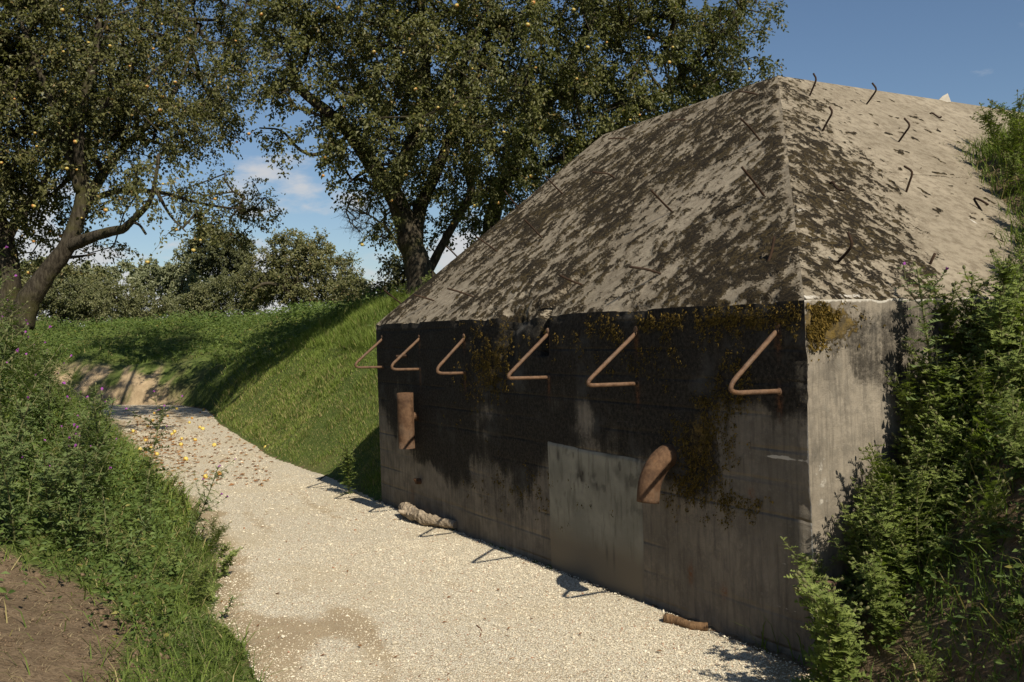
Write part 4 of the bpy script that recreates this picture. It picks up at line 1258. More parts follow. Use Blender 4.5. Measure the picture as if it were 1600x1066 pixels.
# -- bare twiggy tree in front of the clouds
limbs = [(ln(21, (662, 480), (650, 440), (632, 400), (615, 372), (600, 350)), .07, .03), (ln(21, (615, 372), (590, 345), (565, 330), (545, 318)), .03, .008), (ln(21, (600, 350), (600, 325), (585, 305)), .03, .008)]
cl = clumps_px([(580, 345, 17, 42, 30, .7), (600, 315, 17, 30, 20, .6), (560, 325, 17, 26, 18, .5), (615, 365, 17, 20, 16, .4)], 1.235)
b = PX(662, 480, 21)
make_tree('bare_tree', 'pale leafless twiggy tree beside the big apple trunk', limbs, cl, 150, 160, .05, MT['apple_leaf'], MT['bark_dead'], base=(b[0], b[1], height1(b[0], b[1]) - .05), twig_r=.007, droop=-.1, spread=.42)

# -- trees and scrub beyond the banks
def far_tree(name, label, Y, base, crowns, trunk, n_pts, n_leaf, leaf, mat, cat='tree', group=None, arms=()):
    bx = PX(base[0], base[1], Y)
    gz = height1(bx[0], bx[1])
    P0 = np.array([bx[0], bx[1], gz - .1])
    top = PX(trunk[0], trunk[1], Y)
    mid = (P0 + top) / 2 + np.array([rng.normal(0, .2), 0, 0])
    limbs = [(np.array([P0, P0 * .6 + mid * .4, mid, top]), trunk[2], trunk[2] * .35)]
    for arm in arms:
        limbs.append((ln(Y, *arm), trunk[2] * .5, trunk[2] * .15))
    make_tree(name, label, limbs, clumps_px([(c[0], c[1], Y + (c[4] if len(c) > 4 else 0), c[2], c[3], (c[2] + c[3]) / 2 * m_per_px(Y)) for c in crowns]),
              n_pts, n_leaf, leaf, mat, MT['bark_far'], cat=cat, group=group, base=tuple(P0), twig_r=.012, spread=.34 + .006 * Y)
far_tree('spreading_tree', 'rounded olive tree with dark arching limbs beyond the grass bank', 42, (462, 500), [(470, 400, 62, 34), (430, 430, 55, 30), (520, 430, 45, 34), (475, 450, 70, 28), (400, 450, 45, 25), (540, 455, 25, 22), (460, 385, 36, 22), (470, 490, 60, 10)], (465, 420, .28), 330, 36000, .105, MT['far_leaf'],
         arms=[((462, 470), (440, 448, -1), (415, 443, -1.5), (395, 452, -2)), ((464, 455), (445, 430), (425, 425), (405, 432))])
far_tree('clipped_tree', 'dark dense round tree rising above the far scrub', 50, (345, 500), [(345, 385, 44, 32), (335, 405, 32, 22), (365, 400, 28, 24)], (345, 400, .2), 120, 14000, .13, MT['far_dark'])
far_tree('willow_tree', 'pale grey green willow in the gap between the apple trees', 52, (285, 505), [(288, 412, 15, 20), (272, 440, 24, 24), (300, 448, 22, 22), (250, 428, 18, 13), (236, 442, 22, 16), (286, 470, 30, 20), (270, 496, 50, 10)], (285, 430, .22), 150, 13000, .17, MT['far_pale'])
far_tree('scrub_tree', 'brown green thicket left of the willow under the leaning trunk', 44, (190, 505), [(185, 468, 46, 22), (225, 474, 40, 18), (150, 462, 34, 26), (190, 496, 60, 9)], (190, 460, .12), 180, 18000, .105, MT['far_brown'])
far_tree('scrub_tree', 'brownish bramble thicket between the left trunks', 38, (110, 510), [(105, 462, 36, 26), (75, 476, 36, 20), (140, 480, 32, 16), (110, 500, 50, 9)], (110, 465, .1), 150, 14000, .10, MT['far_brown'])
far_tree('scrub_tree', 'tangled olive thicket right of the willow', 48, (335, 505), [(330, 462, 38, 20), (372, 452, 36, 26), (300, 476, 34, 14), (350, 480, 50, 12), (330, 496, 60, 9), (400, 494, 40, 9)], (335, 460, .12), 190, 19000, .115, MT['far_brown'])
far_tree('shrub', 'low green shrub against the sky left of the roof', 27, (628, 470), [(622, 415, 20, 14), (640, 430, 24, 16), (600, 448, 22, 12)], (630, 440, .05), 60, 2600, .10, MT['far_leaf'], cat='shrub')
far_tree('scrub_tree', 'low dark hedge at the far left behind the trunks', 46, (40, 505), [(30, 440, 60, 30), (70, 430, 40, 22), (-40, 440, 60, 34), (120, 430, 40, 16)], (40, 460, .12), 160, 12000, .15, MT['far_leaf'])
far_tree('scrub_tree', 'yellowish shrub at the right foot of the spreading tree', 40, (548, 495), [(548, 455, 28, 22), (575, 462, 20, 14), (545, 488, 40, 12)], (548, 465, .08), 70, 6000, .12, MT['far_leaf'])
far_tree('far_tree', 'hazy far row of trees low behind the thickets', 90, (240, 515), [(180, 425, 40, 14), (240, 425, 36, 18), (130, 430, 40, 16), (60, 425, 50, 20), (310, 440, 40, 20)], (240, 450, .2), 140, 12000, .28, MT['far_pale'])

# ------------------------------------------------------------------ grass
def blades(name, label, x, y, h, w, var, mat, lean=0.5, two=True, parent=None):
    n = len(x)
    z = height(x, y) - 0.01
    a = rng.uniform(0, 6.283, n)
    dx, dy = np.cos(a), np.sin(a)
    b = a + rng.normal(1.57, .5, n)
    sx, sy = np.cos(b) * w / 2, np.sin(b) * w / 2
    ln_ = np.abs(rng.normal(lean, .3, n)) * h
    B = np.stack([x, y, z], 1)
    S = np.stack([sx, sy, np.zeros(n)], 1)
    if two:
        M_ = B + np.stack([dx * ln_ * .35, dy * ln_ * .35, h * .6], 1)
        T = B + np.stack([dx * ln_, dy * ln_, h * (1.0 - .25 * np.clip(ln_ / h, 0, 1))], 1)
        V = np.stack([B - S, B + S, M_ + S * .7, M_ - S * .7, T], 1).reshape(-1, 3)
        i = np.arange(n)[:, None] * 5
        F = [(i + np.array([[0, 1, 2, 3]])), (i + np.array([[3, 2, 4]]))]
        k = 5
    else:
        T = B + np.stack([dx * ln_, dy * ln_, h], 1)
        V = np.stack([B - S, B + S, T], 1).reshape(-1, 3)
        F = np.arange(n * 3).reshape(-1, 3)
        k = 3
    me = new_mesh(name, V, F, False, {'var': np.repeat(var, k)}, mats=[mat])
    return tag(obj(name, me), label, 'grass', kind='stuff')
def scatter(n, x0, x1, y0, y1, keep):
    X, Y = [], []
    tot = 0
    for _ in range(12):
        x = rng.uniform(x0, x1, n * 2); y = rng.uniform(y0, y1, n * 2)
        k = rng.random(n * 2) < keep(x, y)
        X.append(x[k]); Y.append(y[k]); tot += k.sum()
        if tot >= n: break
    return np.concatenate(X)[:n], np.concatenate(Y)[:n]
def gvar(x, y, seed, mean=.4, dry=.04):
    dry = np.broadcast_to(dry, len(x))
    v = np.clip(mean + 1.5 * (fbm(xyz(x * 1.1, y * 1.1), 4, seed) - .5) + rng.normal(0, .16, len(x)), 0, .87)
    return np.where(rng.random(len(x)) < dry, 1.0, v)
def on_hill(x, y):
    ins, dl, dn, df, r, u = fields(x, y)
    return ((~ins) & (df < dl) & (u > LEN + .02) & (df > 0.0)).astype(float) * (0.35 + .65 * sstep(0, .15, df))
x, y = scatter(165000, -9, 1.5, 9.9, 23, lambda x, y: on_hill(x, y) * (fields(x, y)[3] < 4.5) * np.clip(2.2 - y / 11, .35, 1))
ins_, dl_, dn_, df_, r_, u_ = fields(x, y)
hh = np.where(df_ < 1.7, rng.uniform(.02, .055, len(x)), rng.uniform(.035, .11, len(x))) * (1 + .3 * (y > 15)) * (.7 + 1.1 * sstep(.35, .7, fbm(xyz(x * 3.1, y * 3.1), 3, 158)))
blades('bank_grass', 'short bright green grass on the bank left of the bunker', x, y, hh, rng.uniform(.006, .011, len(x)) * (1 + .5 * (y > 14)), gvar(x, y, 151, .62, .05 + .22 * (1 - sstep(.5, 1.9, df_))), MT['grass'], .6, False)
x, y = scatter(60000, -20, 3, 22, 40, lambda x, y: on_hill(x, y) * sstep(.8, 1.3, fields(x, y)[3] + (fbm(xyz(x, y), 3, 21) - .5) + 2.0 * (x > -8.5)) * np.clip(1.6 - (y - 22) / 16, .3, 1))
blades('far_bank_grass', 'rough grass on the far bank behind the path', x, y, rng.uniform(.05, .17, len(x)), rng.uniform(.016, .03, len(x)), gvar(x, y, 152, .46, .05), MT['grass'], 1.0, False)
def on_left(x, y):
    ins, dl, dn, df, r, u = fields(x, y)
    bare = (1 - sstep(4.95, 5.75, y + 0.25 * x)) * sstep(0.35, 0.9, dl)
    return ((~ins) & (dl < df) & (dl < dn)).astype(float) * (1 - (.97 - .35 * sstep(.52, .64, fbm(xyz(x * 1.8, y * 1.8), 3, 156))) * bare)
x, y = scatter(52000, -12, -1.0, 4.0, 22, lambda x, y: on_left(x, y) * np.clip(1.4 - (y - 4) / 12, .25, 1))
blades('verge_grass', 'tangled grass on the left verge and bank', x, y, rng.uniform(.05, .20, len(x)) * (1 + .7 * (y > 9)), rng.uniform(.004, .009, len(x)) * (1 + .6 * (y > 9)), gvar(x, y, 153, .5, .12), MT['grass'], 1.3)
x, y = scatter(5200, -3.8, -1.2, 4.0, 7.4, lambda x, y: 1 - fields(x, y)[0])
blades('straw', 'dry straw scattered on the bare earth and verge', x, y, rng.uniform(.01, .035, len(x)), rng.uniform(.002, .0045, len(x)), rng.random(len(x)), MT['dry'], 3.5)
def on_right(x, y):
    ins, dl, dn, df, r, u = fields(x, y)
    n = fbm(xyz(x * 1.4, y * 1.4), 4, 21)
    roof = (u > 0) & (r > 0)
    return ((~ins) & (dn < dl) & (u < 2.9) & (~((r > 0) & (u > 0) & (r < .9)))).astype(float) * np.where(roof, .5, sstep(.36, .5, n) * .75 + .25)
x, y = scatter(56000, 1.3, 7.5, 2.6, 11.5, lambda x, y: on_right(x, y))
blades('mound_grass', 'long grass on the mound against the bunker side', x, y, rng.uniform(.06, .26, len(x)), rng.uniform(.004, .009, len(x)), gvar(x, y, 154, .55, .08), MT['grass'], .75)

# broad leaved ground cover between the taller plants
def cover(name, label, x, y, size, hmax, mat, seed):
    n = len(x)
    z = height(x, y) + rng.uniform(.0, 1, n) ** 1.4 * hmax
    P = np.stack([x, y, z], 1)
    D = rng.normal(0, 1, (n, 3)); D[:, 2] = rng.normal(.1, .35, n)
    L = size * rng.uniform(.5, 1.3, n)
    var = np.clip(.15 + .8 * (fbm(P * 1.2, 3, seed) - .3) + rng.normal(0, .18, n) + .25 * (z - height(x, y)) / hmax, 0, .87)
    var = np.where(rng.random(n) < .02, 1, var)
    me = leaf_mesh(name, P, D, L, L * rng.uniform(.35, .6, n), var, mat, nrm=np.tile([.2, -.5, .85], (n, 1)))
    return tag(obj(name, me), label, 'ground cover', kind='stuff')
x, y = scatter(46000, -12, -1.2, 5.0, 20, lambda x, y: on_left(x, y) * sstep(.05, .5, fields(x, y)[1]) * np.clip(1.5 - (y - 5) / 10, .2, 1))
cover('verge_weeds', 'low broad leaved weeds massed on the left bank', x, y, .05, .34, MT['weed'], 161)
x, y = scatter(30000, 1.4, 6.5, 2.6, 9, lambda x, y: on_right(x, y) * (fields(x, y)[5] < .1))
cover('mound_weeds', 'low leafy weeds massed on the right mound', x, y, .042, .22, MT['weed'], 162)
x, y = scatter(22000, -18, 1, 14, 36, lambda x, y: on_hill(x, y) * np.maximum(sstep(1.6, 2.4, fields(x, y)[3]) * sstep(.40, .6, fbm(xyz(x * .6, y * .6), 3, 163)), .5 * (y > 23) * sstep(.9, 1.5, fields(x, y)[3])))
cover('bank_weeds', 'dark weeds along the top of the banks', x, y, .11, .36, MT['weed'], 164)

# ------------------------------------------------------------------ thistles and weeds, one plant at a time
def lobed_leaf(g, base, d, n, L, var, lobes=5, wid=.32):
    d = d / np.linalg.norm(d)
    s = np.cross(d, n); s /= np.linalg.norm(s) + 1e-9
    n = np.cross(s, d)
    ts = np.linspace(0, 1, lobes + 2)
    mid = [base + d * L * t - n * L * .28 * t * t for t in ts]
    V = list(mid); F = []
    for i in range(lobes + 1):
        wv = wid * L * math.sin(math.pi * min(.98, .12 + .86 * (i + .3) / (lobes + 1))) ** .7 * random.uniform(.75, 1.2)
        for sg in (-1, 1):
            tip = mid[i] * .45 + mid[i + 1] * .55 + d * L * .05 + s * sg * wv + n * wv * random.uniform(.05, .55)
            V.append(tip); F.append((i, len(V) - 1, i + 1) if sg < 0 else (i, i + 1, len(V) - 1))
    g.add(np.array(V), np.array(F), var=np.clip(var + random.gauss(0, .12), 0, .87))
def simple_leaf(g, base, d, n, L, var, wid=.3):
    d = d / np.linalg.norm(d); s = np.cross(d, n); s /= np.linalg.norm(s) + 1e-9; n = np.cross(s, d)
    V = [base, base + d * L * .35 + s * L * wid * .5 + n * L * .06, base + d * L * .35 - s * L * wid * .5 + n * L * .06, base + d * L * .7 + s * L * wid * .34 - n * L * .05, base + d * L * .7 - s * L * wid * .34 - n * L * .05, base + d * L - n * L * .2]
    g.add(np.array(V), np.array([(0, 2, 1), (1, 2, 4), (1, 4, 3), (3, 4, 5)]), var=np.clip(var + random.gauss(0, .12), 0, .87))
FLOWER = None
def flower_mesh():
    V, F = [], []
    n = 16
    for k in range(n):
        a = 6.283 * k / n + random.uniform(-.2, .2)
        sp = random.uniform(.35, 1.0)
        t = np.array([math.cos(a) * .014 * sp, math.sin(a) * .014 * sp, random.uniform(.016, .024)])
        b = np.array([math.cos(a) * .005, math.sin(a) * .005, 0])
        w = np.array([-math.sin(a), math.cos(a), 0]) * .0045
        i = len(V); V += [b - w * .6, b + w * .6, t + w, t - w]; F.append((i, i + 1, i + 2, i + 3))
    return new_mesh('flower', np.array(V), np.array(F), False, mats=[MT['purple']])
FLOWER = flower_mesh()
def plant_proto(h, kind, n_branch, flowers, leaf='thistle'):
    gs, gl = Geo(), Geo()
    tips = []
    bend = np.array([random.gauss(0, .12), random.gauss(0, .12), 0])
    def stem(p0, d, L, r, lv, level):
        P = []
        side = np.array([random.gauss(0, 1), random.gauss(0, 1), 0]) * .12
        for t in np.linspace(0, 1, 6):
            P.append(p0 + d * L * t + (side + np.array([0, 0, .18 if level else 0])) * L * t * t)
        P = np.array(P)
        geo_tube(gs, P, np.linspace(r, r * .45, 6), 5, False)
        nl = int(L / lv * (1.5 if kind == 'bushy' else 1))
        a = random.uniform(0, 6.28)
        for k in range(nl):
            t = (k + .6) / nl
            if level == 0 and t < .04: continue
            q = P[0] + (P[-1] - P[0]) * t if False else np.array([np.interp(t, np.linspace(0, 1, 6), P[:, c]) for c in range(3)])
            a += 2.4
            out = np.array([math.cos(a), math.sin(a), random.uniform(.15, .75)])
            size = (.17 if level == 0 else .085) * (1 - .5 * t) * random.uniform(.75, 1.2) * (h / .8) ** .4
            var = .25 + .45 * t + random.gauss(0, .1)
            if kind == 'thistle': lobed_leaf(gl, q, out, np.array([0, 0, 1.0]), size, var)
            elif kind == 'bushy': lobed_leaf(gl, q, out, np.array([0, 0, 1.0]), size * .95, var, 4, .42)
            else: simple_leaf(gl, q, out, np.array([0, 0, 1.0]), size * .8, var)
        return P
    M_ = stem(np.zeros(3), np.array([bend[0], bend[1], 1.0]), h, .006 + .004 * h, .026, 0)
    ends = [M_]
    for b_ in range(n_branch):
        t = random.uniform(.30, .95)
        q = np.array([np.interp(t, np.linspace(0, 1, 6), M_[:, c]) for c in range(3)])
        a = random.uniform(0, 6.28)
        d = np.array([math.cos(a) * .75, math.sin(a) * .75, random.uniform(.4, .9)])
        ends.append(stem(q, d / np.linalg.norm(d), h * random.uniform(.18, .42) * (1.25 - .5 * t), .0035, .022, 1))
    heads = []
    for P in ends:
        q = P[-1]; d = P[-1] - P[-2]; d /= np.linalg.norm(d)
        if flowers:
            geo_tube(gs, np.array([q, q + d * .006, q + d * .016, q + d * .024]), np.array([.003, .008, .0085, .005]), 6, False)
            heads.append((q + d * .020, d))
    ms = gs.mesh('stem', MT['stem'], True); ml = gl.mesh('foliage', MT[leaf], False)
    return ms, ml, heads
def place_plant(proto, name, label, cat, loc, scale, rz, tilt, group=None, nflow=3):
    ms, ml, heads = proto
    r = empty(name, loc, 0)
    r.rotation_euler = (tilt[0], tilt[1], rz); r.scale = (scale,) * 3
    tag(r, label, cat, group)
    obj('stem', ms, r)
    f = obj('foliage', ml, r); f['kind'] = 'stuff'
    for (q, d) in (random.sample(heads, min(nflow, len(heads))) if nflow else []):
        o = obj('flower', FLOWER, r, q)
        o.rotation_euler = Vector(d).to_track_quat('Z', 'Y').to_euler()
        s = random.uniform(.7, 1.15); o.scale = (s, s, s)
    return r
TH = [plant_proto(random.uniform(.75, 1.0), 'thistle', random.randint(5, 9), True) for _ in range(5)]
BU = [plant_proto(random.uniform(.45, .65), 'bushy', random.randint(8, 13), True, 'mound_leaf') for _ in range(6)]
NE = [plant_proto(random.uniform(.5, .8), 'nettle', random.randint(3, 6), False) for _ in range(3)]
def spot(cond, x0, x1, y0, y1):
    while True:
        x, y = random.uniform(x0, x1), random.uniform(y0, y1)
        if random.random() < float(cond(np.array([x]), np.array([y]))[0]): return x, y
# left bank
left_c = lambda x, y: on_left(x, y) * sstep(.25, .7, fields(x, y)[1]) * (fields(x, y)[1] < 3.2) * (np.abs(x) < .60 * y + .3) * np.clip(1.3 - (y - 6) / 14, .3, 1)
for k in range(130):
    x, y = spot(left_c, -9, -1.8, 6.1, 16)
    edge = float(fields(np.array([x]), np.array([y]))[1][0])
    hsc = min(1.35, .45 + .42 * edge) * random.uniform(.75, 1.1)
    if y > 8.5 and edge < 1.0: hsc *= .55
    z = height1(x, y) - .02
    if k % 5 == 4:
        place_plant(random.choice(NE), 'nettle', 'leafy nettle without flowers ' + ('beside the gravel edge' if edge < .9 else ('in front of the far bend of the path' if y > 11 else ('high on the left bank' if edge > 2 else 'in the middle of the stand on the left bank'))), 'nettle', (x, y, z), hsc * 1.1, random.uniform(0, 6.28), (random.gauss(0, .18), random.gauss(0, .18)), 'nettles on the left bank', 0)
    else:
        nfl = random.choice((0, 0, 1, 1, 2, 3))
        look = ('thistle without open flowers', 'thistle with one purple head', 'thistle with two purple heads', 'thistle with three purple heads')[nfl]
        place = ' beside the gravel edge' if edge < .9 else (' in front of the far bend of the path' if y > 11 else (' high on the left bank' if edge > 2 else ' in the middle of the left bank stand'))
        place_plant(random.choice(TH), 'thistle', look + place, 'thistle', (x, y, z), hsc, random.uniform(0, 6.28), (random.gauss(0, .2), random.gauss(.08, .2)), 'thistles on the left bank', nfl)
for k in range(34):
    y = random.uniform(4.9, 10.5)
    xe = float(np.interp(y, LEDGE[:, 1], LEDGE[:, 0]))
    x = xe + random.uniform(-.35, .06)
    pr = random.choice(BU + NE)
    place_plant(pr, 'weed', 'low leafy weed spilling over the left gravel edge' + (' near the camera' if y < 6 else ' half way along' if y < 8 else ' towards the bend'), 'weed', (x, y, height1(x, y) - .02), random.uniform(.22, .5), random.uniform(0, 6.28), (random.gauss(0, .3), random.gauss(.35, .25)), 'weeds along the gravel edge', 0)
def solo(proto, name, label, cat, px, py, scale, tilt, rz=0.0, nflow=4):
    p = at_ground(px, py)
    place_plant(proto, name, label, cat, (p[0], p[1], p[2] - .02), scale, rz, tilt, None, nflow)
solo(TH[0], 'thistle', 'thistle leaning out over the gravel edge with purple heads, nearest the path', 'thistle', 292, 850, .72, (.1, .5), 0.4, 6)
solo(TH[1], 'thistle', 'thistle stem arching over the path in front of the fallen apples', 'thistle', 225, 800, 1.0, (-.2, .35), 1.7, 6)
solo(TH[2], 'thistle', 'thistle standing before the bare earth face of the far bank', 'thistle', 140, 780, 1.05, (0, .08), 2.0, 6)
solo(BU[0], 'weed', 'small bushy weed at the foot of the bunker far corner', 'weed', 545, 774, .85, (0, -.05), 0.0, 0)
solo(BU[1], 'weed', 'leafy dark plant on the grass slope below the bank top', 'weed', 475, 590, .35, (0, -.2), 0.0, 0)
solo(NE[0], 'weed', 'pale broad leaved plant on the grass bank edge beside the shadow', 'weed', 440, 545, .7, (0, -.2), 0.0, 0)
# weeds along the crest of the grass bank
for k in range(30):
    while True:
        x, y = random.uniform(-7, -.5), random.uniform(11.5, 22)
        f_ = fields(np.array([x]), np.array([y]))
        if f_[5][0] > LEN + .3 and 1.7 < f_[3][0] < 3.6 and not f_[0][0]: break
    pr = random.choice(NE + BU[:3])
    place_plant(pr, 'weed', 'rough weed on the crest of the grass bank ' + ('close to the bunker' if y < 14.5 else 'below the big apple tree' if y < 18 else 'above the far bend'), 'weed', (x, y, height1(x, y) - .02), random.uniform(.35, .75), random.uniform(0, 6.28), (random.gauss(0, .2), random.gauss(-.1, .2)), 'weeds on the crest of the bank', 0)
# right mound
right_c = lambda x, y: (on_right(x, y) > .04) * (fields(x, y)[5] < -.04) * (fields(x, y)[2] > .05) * (x < .60 * y + .4)
for k in range(66):
    x, y = spot(right_c, 1.4, 5.6, 3.0, 7.2)
    z = height1(x, y) - .03
    d = float(fields(np.array([x]), np.array([y]))[2][0])
    place = ' at the foot of the right mound' if d < .5 else (' at the right edge high on the mound' if x > .50 * y else ' on the middle of the right mound')
    tallp = random.random() < .12
    look = 'upright stemmed thistle' if tallp else 'bushy green thistle without open flowers'
    place_plant(TH[k % 3] if tallp else random.choice(BU), 'thistle', look + place, 'thistle', (x, y, z), random.uniform(.40, .60) if tallp else random.uniform(.35, .8), random.uniform(0, 6.28), (random.gauss(.1, .15), random.gauss(-.30, .15)), 'thistles on the right mound', 0)
def on_side(px, py, rr):
    """point on the mound next to the side wall"""
    p = at_plane(px, py, WL, A0 - WL * rr)
    return p[0], p[1]
for k in range(44):
    rr, uu = random.uniform(.02, 1.5), -random.uniform(.06, .55)
    x, y = A0[0] + rr * WR[0] + uu * WL[0], A0[1] + rr * WR[1] + uu * WL[1]
    place_plant(random.choice(BU), 'thistle', 'bushy thistle crowded against the sunlit side wall' + (' near the corner' if rr < .4 else ' under the eave' if rr > 1.0 else ''), 'thistle', (x, y, height1(x, y) - .03), random.uniform(.62, 1.05) * (.75 if rr < .25 else 1), random.uniform(0, 6.28), (random.gauss(.05, .12), random.gauss(-.18, .12)), 'thistles against the side wall', 0)
k = 0
while k < 40:
    rr, uu = random.uniform(1.35, 5.2), random.uniform(-.15, 2.2)
    x, y = A0[0] + rr * WR[0] + uu * WL[0], A0[1] + rr * WR[1] + uu * WL[1]
    z = height1(x, y)
    zr = EAVE + max(uu, 0) * (TOPZ - EAVE) / OFF
    if not (0.02 < z - zr < .75): continue
    k += 1
    place_plant(random.choice(BU), 'thistle', 'bushy thistle where the mound laps over the roof, ' + ('below the grass tuft' if rr < 3 else 'beside the grass tuft'), 'thistle', (x, y, z - .03), random.uniform(.45, .85), random.uniform(0, 6.28), (random.gauss(.05, .12), random.gauss(-.15, .12)), 'thistles lapping over the roof', 0)
tall = plant_proto(1.0, 'thistle', 3, True)
for (px, py, rr, sc_, lab, nf) in [(1470, 520, .25, .95, 'tall thin thistle with one purple head rising before the roof slope', 2), (1310, 800, .15, .85, 'bushy thistle against the sunlit strip of side wall', 0), (1330, 640, .12, .9, 'bushy thistle shading the side wall below the eave', 0),
                              (1262, 945, .25, .9, 'bushy thistle overhanging the near wall corner at ground level', 0), (1285, 960, .32, 1.0, 'broad bushy thistle just right of the near wall corner', 0), (1300, 900, .2, 1.05, 'high bushy thistle hiding the foot of the side wall', 0), (1330, 985, .45, .9, 'low bushy thistle at the bottom edge by the corner', 0), (1440, 540, .15, .85, 'thistle with upright stems where the eave meets the mound', 0)]:
    x, y = on_side(px, py, rr)
    z = height1(x, y) - .02
    place_plant(tall if nf else random.choice(BU), 'thistle', lab, 'thistle', (x, y, z), sc_, random.uniform(0, 6), (random.gauss(0, .08), random.gauss(-.12, .05)), None, nf)

# ------------------------------------------------------------------ things lying about
def path_point(px, py):
    p = at_plane(px, py, (0, 0, 1), np.array([0, 0, PATH_Z]))
    return p
spots = [(241, 647), (250, 640), (322, 634), (318, 642), (239, 659), (246, 671), (273, 677), (269, 681), (284, 688), (283, 697), (317, 672), (312, 670), (335, 698), (343, 743), (321, 748), (415, 702), (300, 655), (262, 652),
         (228, 690), (236, 702), (219, 704), (245, 712), (222, 720), (208, 676), (290, 720), (305, 690), (276, 640), (296, 662), (231, 668)]
for k, (px, py) in enumerate(spots):
    p = path_point(px, py)
    o = obj('windfall_apple', WINDFALL, None, (p[0], p[1], float(path_z(np.array([p[0]]), np.array([p[1]]))[0]) + .024))
    s = random.uniform(.75, 1.1); o.scale = (s, s, s)
    o.rotation_euler = (random.uniform(-1.4, 1.4), random.uniform(-1.4, 1.4), random.uniform(0, 6))
    tag(o, ('yellow windfall apple among brown leaves at the left edge of the path' if px < 250 else 'yellow windfall apple on the gravel just before the far bank' if py < 660 else 'yellow windfall apple in the open middle of the far path' if py < 710 else 'nearest yellow windfall apples on the open gravel').replace('apples on', 'apple on'), 'apple', 'windfall apples on the path')
def litter(n, name, label):
    px = np.concatenate([rng.normal(240, 34, n // 2), rng.uniform(190, 420, n - n // 2)]); py = np.concatenate([rng.normal(690, 28, n // 2), rng.uniform(640, 760, n - n // 2)])
    P = np.array([path_point(a, b) for a, b in zip(px, np.maximum(py, 636))])
    ok = inside(P[:, 0], P[:, 1], POLY); P = P[ok]
    P[:, 2] = path_z(P[:, 0], P[:, 1]) + .012
    m = len(P)
    D = rng.normal(0, 1, (m, 3)); D[:, 2] *= .15
    L = rng.uniform(.035, .09, m)
    me = leaf_mesh(name, P, D, L, L * .6, rng.random(m), MT['litter'], .15, nrm=np.tile([0, 0, 3.0], (m, 1)))
    tag(obj(name, me), label, 'leaf litter', kind='stuff')
litter(1500, 'leaf_litter', 'brown fallen leaves scattered over the far part of the path')
def small_litter():
    n = 260
    x = rng.uniform(-3, 1.5, n); y = rng.uniform(4.3, 11, n)
    ok = inside(x, y, POLY) & (bk(x, y)[0] < -.1); x, y = x[ok], y[ok]; m = len(x)
    P = np.stack([x, y, path_z(x, y) + .012], 1)
    D = rng.normal(0, 1, (m, 3)); D[:, 2] *= .1
    L = rng.uniform(.015, .05, m)
    me = leaf_mesh('twig_litter', P, D, L, L * rng.uniform(.1, .5, m), rng.random(m) * .6, MT['litter'], .1, nrm=np.tile([0, 0, 3.0], (m, 1)))
    tag(obj('twig_litter', me), 'small dry leaf and twig scraps on the near gravel', 'leaf litter', kind='stuff')
small_litter()

def log_piece():
    a, b, c, d = path_point(633, 806), path_point(655, 818), path_point(685, 824), path_point(712, 829)
    o3 = np.array(b)
    g = Geo()
    up = np.array([0, 0, .055])
    P = smooth_path(np.array([a + up * 1.3, b + up * 1.2, c + up, d + up * .8]), 11) - o3
    t = np.linspace(0, 1, len(P))
    V, F, T = tube(P, .060 * (1 - .35 * t) * (1 + .07 * np.sin(t * 17)), 18, True)
    ctr = np.concatenate([np.repeat(P, 18, axis=0), P[:1], P[-1:]])
    kk = 1 + .55 * (fbm(V * np.array([9., 9, 16]), 3, 201) - .5) * 2 + .30 * (fbm(V * 45., 2, 202) - .5) * 2
    g.add(ctr + (V - ctr) * kk[:, None], F)
    g.F.setdefault(3, []).append(T)
    main = g
    r = empty('log', o3)
    tag(r, 'short weathered grey log lying at the foot of the front wall', 'log')
    obj('trunk_piece', main.mesh('trunk_piece', MT['log'], False), r)
    for k, (i, v) in enumerate([(4, (-.05, .04, .07)), (16, (.10, -.12, -.02)), (24, (.12, -.10, -.03)), (6, (-.14, -.02, .02))]):
        g = Geo()
        q = P[i]
        geo_tube(g, smooth_path(np.array([q, q + np.array(v) * .6, q + np.array(v) + np.array([.01, .0, .01])]), 4), np.linspace(.034, .014, 9), 8, True, .25, k + 9)
        obj('branch_stub', g.mesh('branch_stub', MT['log'], True), r)
log_piece()
def stick(name, label, pxs, r, mat, cat='stick', lift=.02):
    P = np.array([path_point(*q) for q in pxs])
    P[:, 2] += lift + r * .6
    o = P[0].copy()
    g = Geo()
    Q = smooth_path(P - o, 5)
    geo_tube(g, Q, np.linspace(r, r * .75, len(Q)), 8, True, .22, 5)
    tag(obj(name, g.mesh(name, mat, True), None, o), label, cat)
stick('wood_piece', 'curved brown piece of wood on the gravel by the near wall', [(1040, 972), (1058, 976), (1080, 983), (1106, 985)], .034, MT['brown_wood'], 'wood', .0)
stick('twig', 'thin dark twig on the gravel left of the weed', [(497, 752), (508, 744), (516, 740)], .008, MT['bark'], lift=.0)
stick('twig', 'short reddish twig lying across the middle of the path', [(745, 978), (752, 985), (750, 996)], .004, MT['litter'], lift=.0)
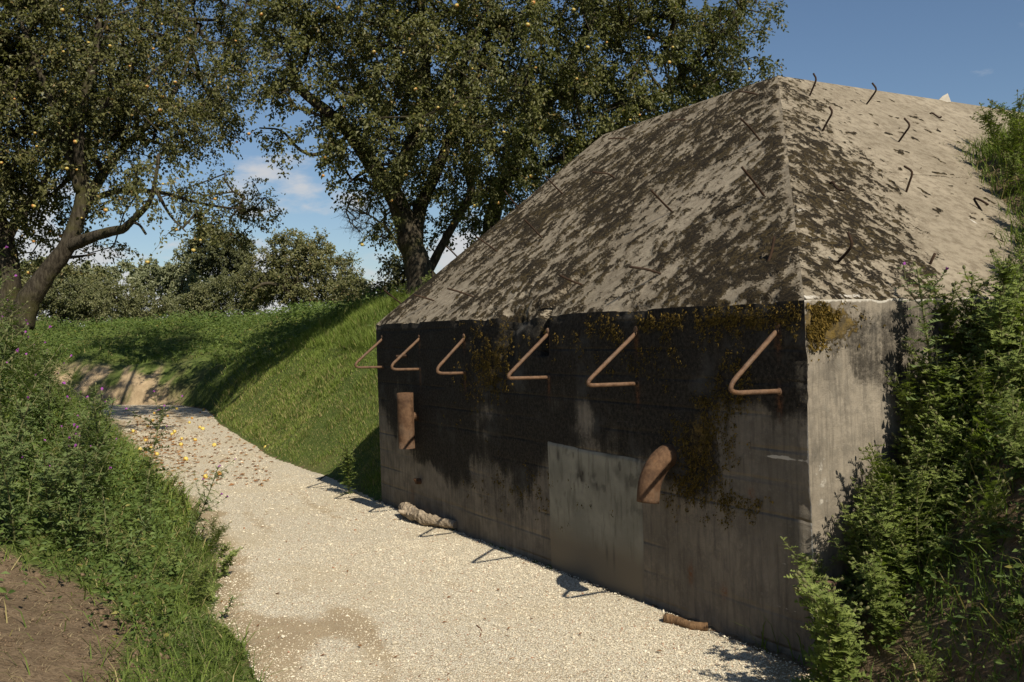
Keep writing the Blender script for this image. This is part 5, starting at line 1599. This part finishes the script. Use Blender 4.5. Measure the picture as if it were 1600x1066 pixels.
# pale fragment on the roof's far top edge
def fragment():
    p = at_plane(1475, 158, np.cross(WR, WL * OFF + np.array([0, 0, TOPZ - EAVE])), A0 + np.array([0, 0, EAVE]))
    p[2] = TOPZ + .0
    V = .45 * np.array([(-.16, 0, -.04), (.18, .02, -.05), (.10, .10, -.04), (-.10, .10, -.04), (-.02, .03, .10), (.12, .05, .17), (.15, .06, .02), (-.10, .04, .03)])
    F = np.array([(0, 1, 4), (1, 5, 4), (1, 6, 5), (1, 2, 6), (2, 5, 6), (2, 3, 5), (3, 4, 5), (3, 7, 4), (0, 7, 3), (0, 4, 7), (0, 3, 1), (1, 3, 2)])
    tag(obj('stone_fragment', new_mesh('stone_fragment', V, F, False, mats=[mat_plain('pale_fragment', (.36, .32, .26), (.5, .46, .38), 9)]), None, p), 'small pale jagged fragment on the top edge of the bunker roof', 'fragment')
fragment()
def brick_bit():
    p = at_plane(1290, 915, WL, A0 - WL * .10)
    V = np.array([(x, y, z) for x in (-.06, .06) for y in (-.04, .04) for z in (-.025, .025)]) * .7 + rng.normal(0, .006, (8, 3))
    F = np.array([(0, 1, 3, 2), (4, 6, 7, 5), (0, 4, 5, 1), (2, 3, 7, 6), (0, 2, 6, 4), (1, 5, 7, 3)])
    p[2] = max(p[2], height1(p[0], p[1]) + .01)
    o = tag(obj('brick_fragment', new_mesh('brick_fragment', V, F, False, mats=[mat_plain('brick_clay', (.12, .07, .05), (.20, .12, .085), 30)]), None, p), 'broken pinkish brick in the soil at the near wall corner', 'brick')
    o.rotation_euler = (.1, .2, .4)
brick_bit()

def clods():
    n = 7500
    x, y = scatter(n, -4.2, -1.3, 3.6, 7.0, lambda x, y: (1 - sstep(5.0, 6.2, y + .25 * x)) * sstep(.2, .7, fields(x, y)[1]) * (~fields(x, y)[0]) * (.15 + sstep(.45, .65, fbm(xyz(x * 2.2, y * 2.2), 3, 171))))
    x2, y2 = scatter(2600, 1.35, 4.5, 3.2, 6.5, lambda x, y: (~fields(x, y)[0]) * (fields(x, y)[2] < fields(x, y)[1]) * (fields(x, y)[5] < -.02))
    x, y = np.concatenate([x, x2]), np.concatenate([y, y2])
    n = len(x)
    s = rng.uniform(.003, .011, n) * (1 + 1.6 * (rng.random(n) > .95))
    base = np.array([(1, 0, 0), (0, 1, 0), (-1, 0, 0), (0, -1, 0), (0, 0, 1), (0, 0, -1)], float)
    tri = np.array([(0, 1, 4), (1, 2, 4), (2, 3, 4), (3, 0, 4), (1, 0, 5), (2, 1, 5), (3, 2, 5), (0, 3, 5)])
    V = base[None] * rng.uniform(.6, 1.3, (n, 6, 1)) + rng.normal(0, .25, (n, 6, 3))
    V = V * s[:, None, None] * np.array([1, 1, .7]) + np.stack([x, y, height(x, y) + s * .3], 1)[:, None, :]
    F = (tri[None] + (np.arange(n) * 6)[:, None, None]).reshape(-1, 3)
    me = new_mesh('soil_clods', V.reshape(-1, 3), F, True, {'var': np.repeat(rng.random(n), 6)}, mats=[MT['clod']])
    tag(obj('soil_clods', me), 'crumbs and clods of brown earth on the bare banks', 'soil', kind='stuff')
clods()
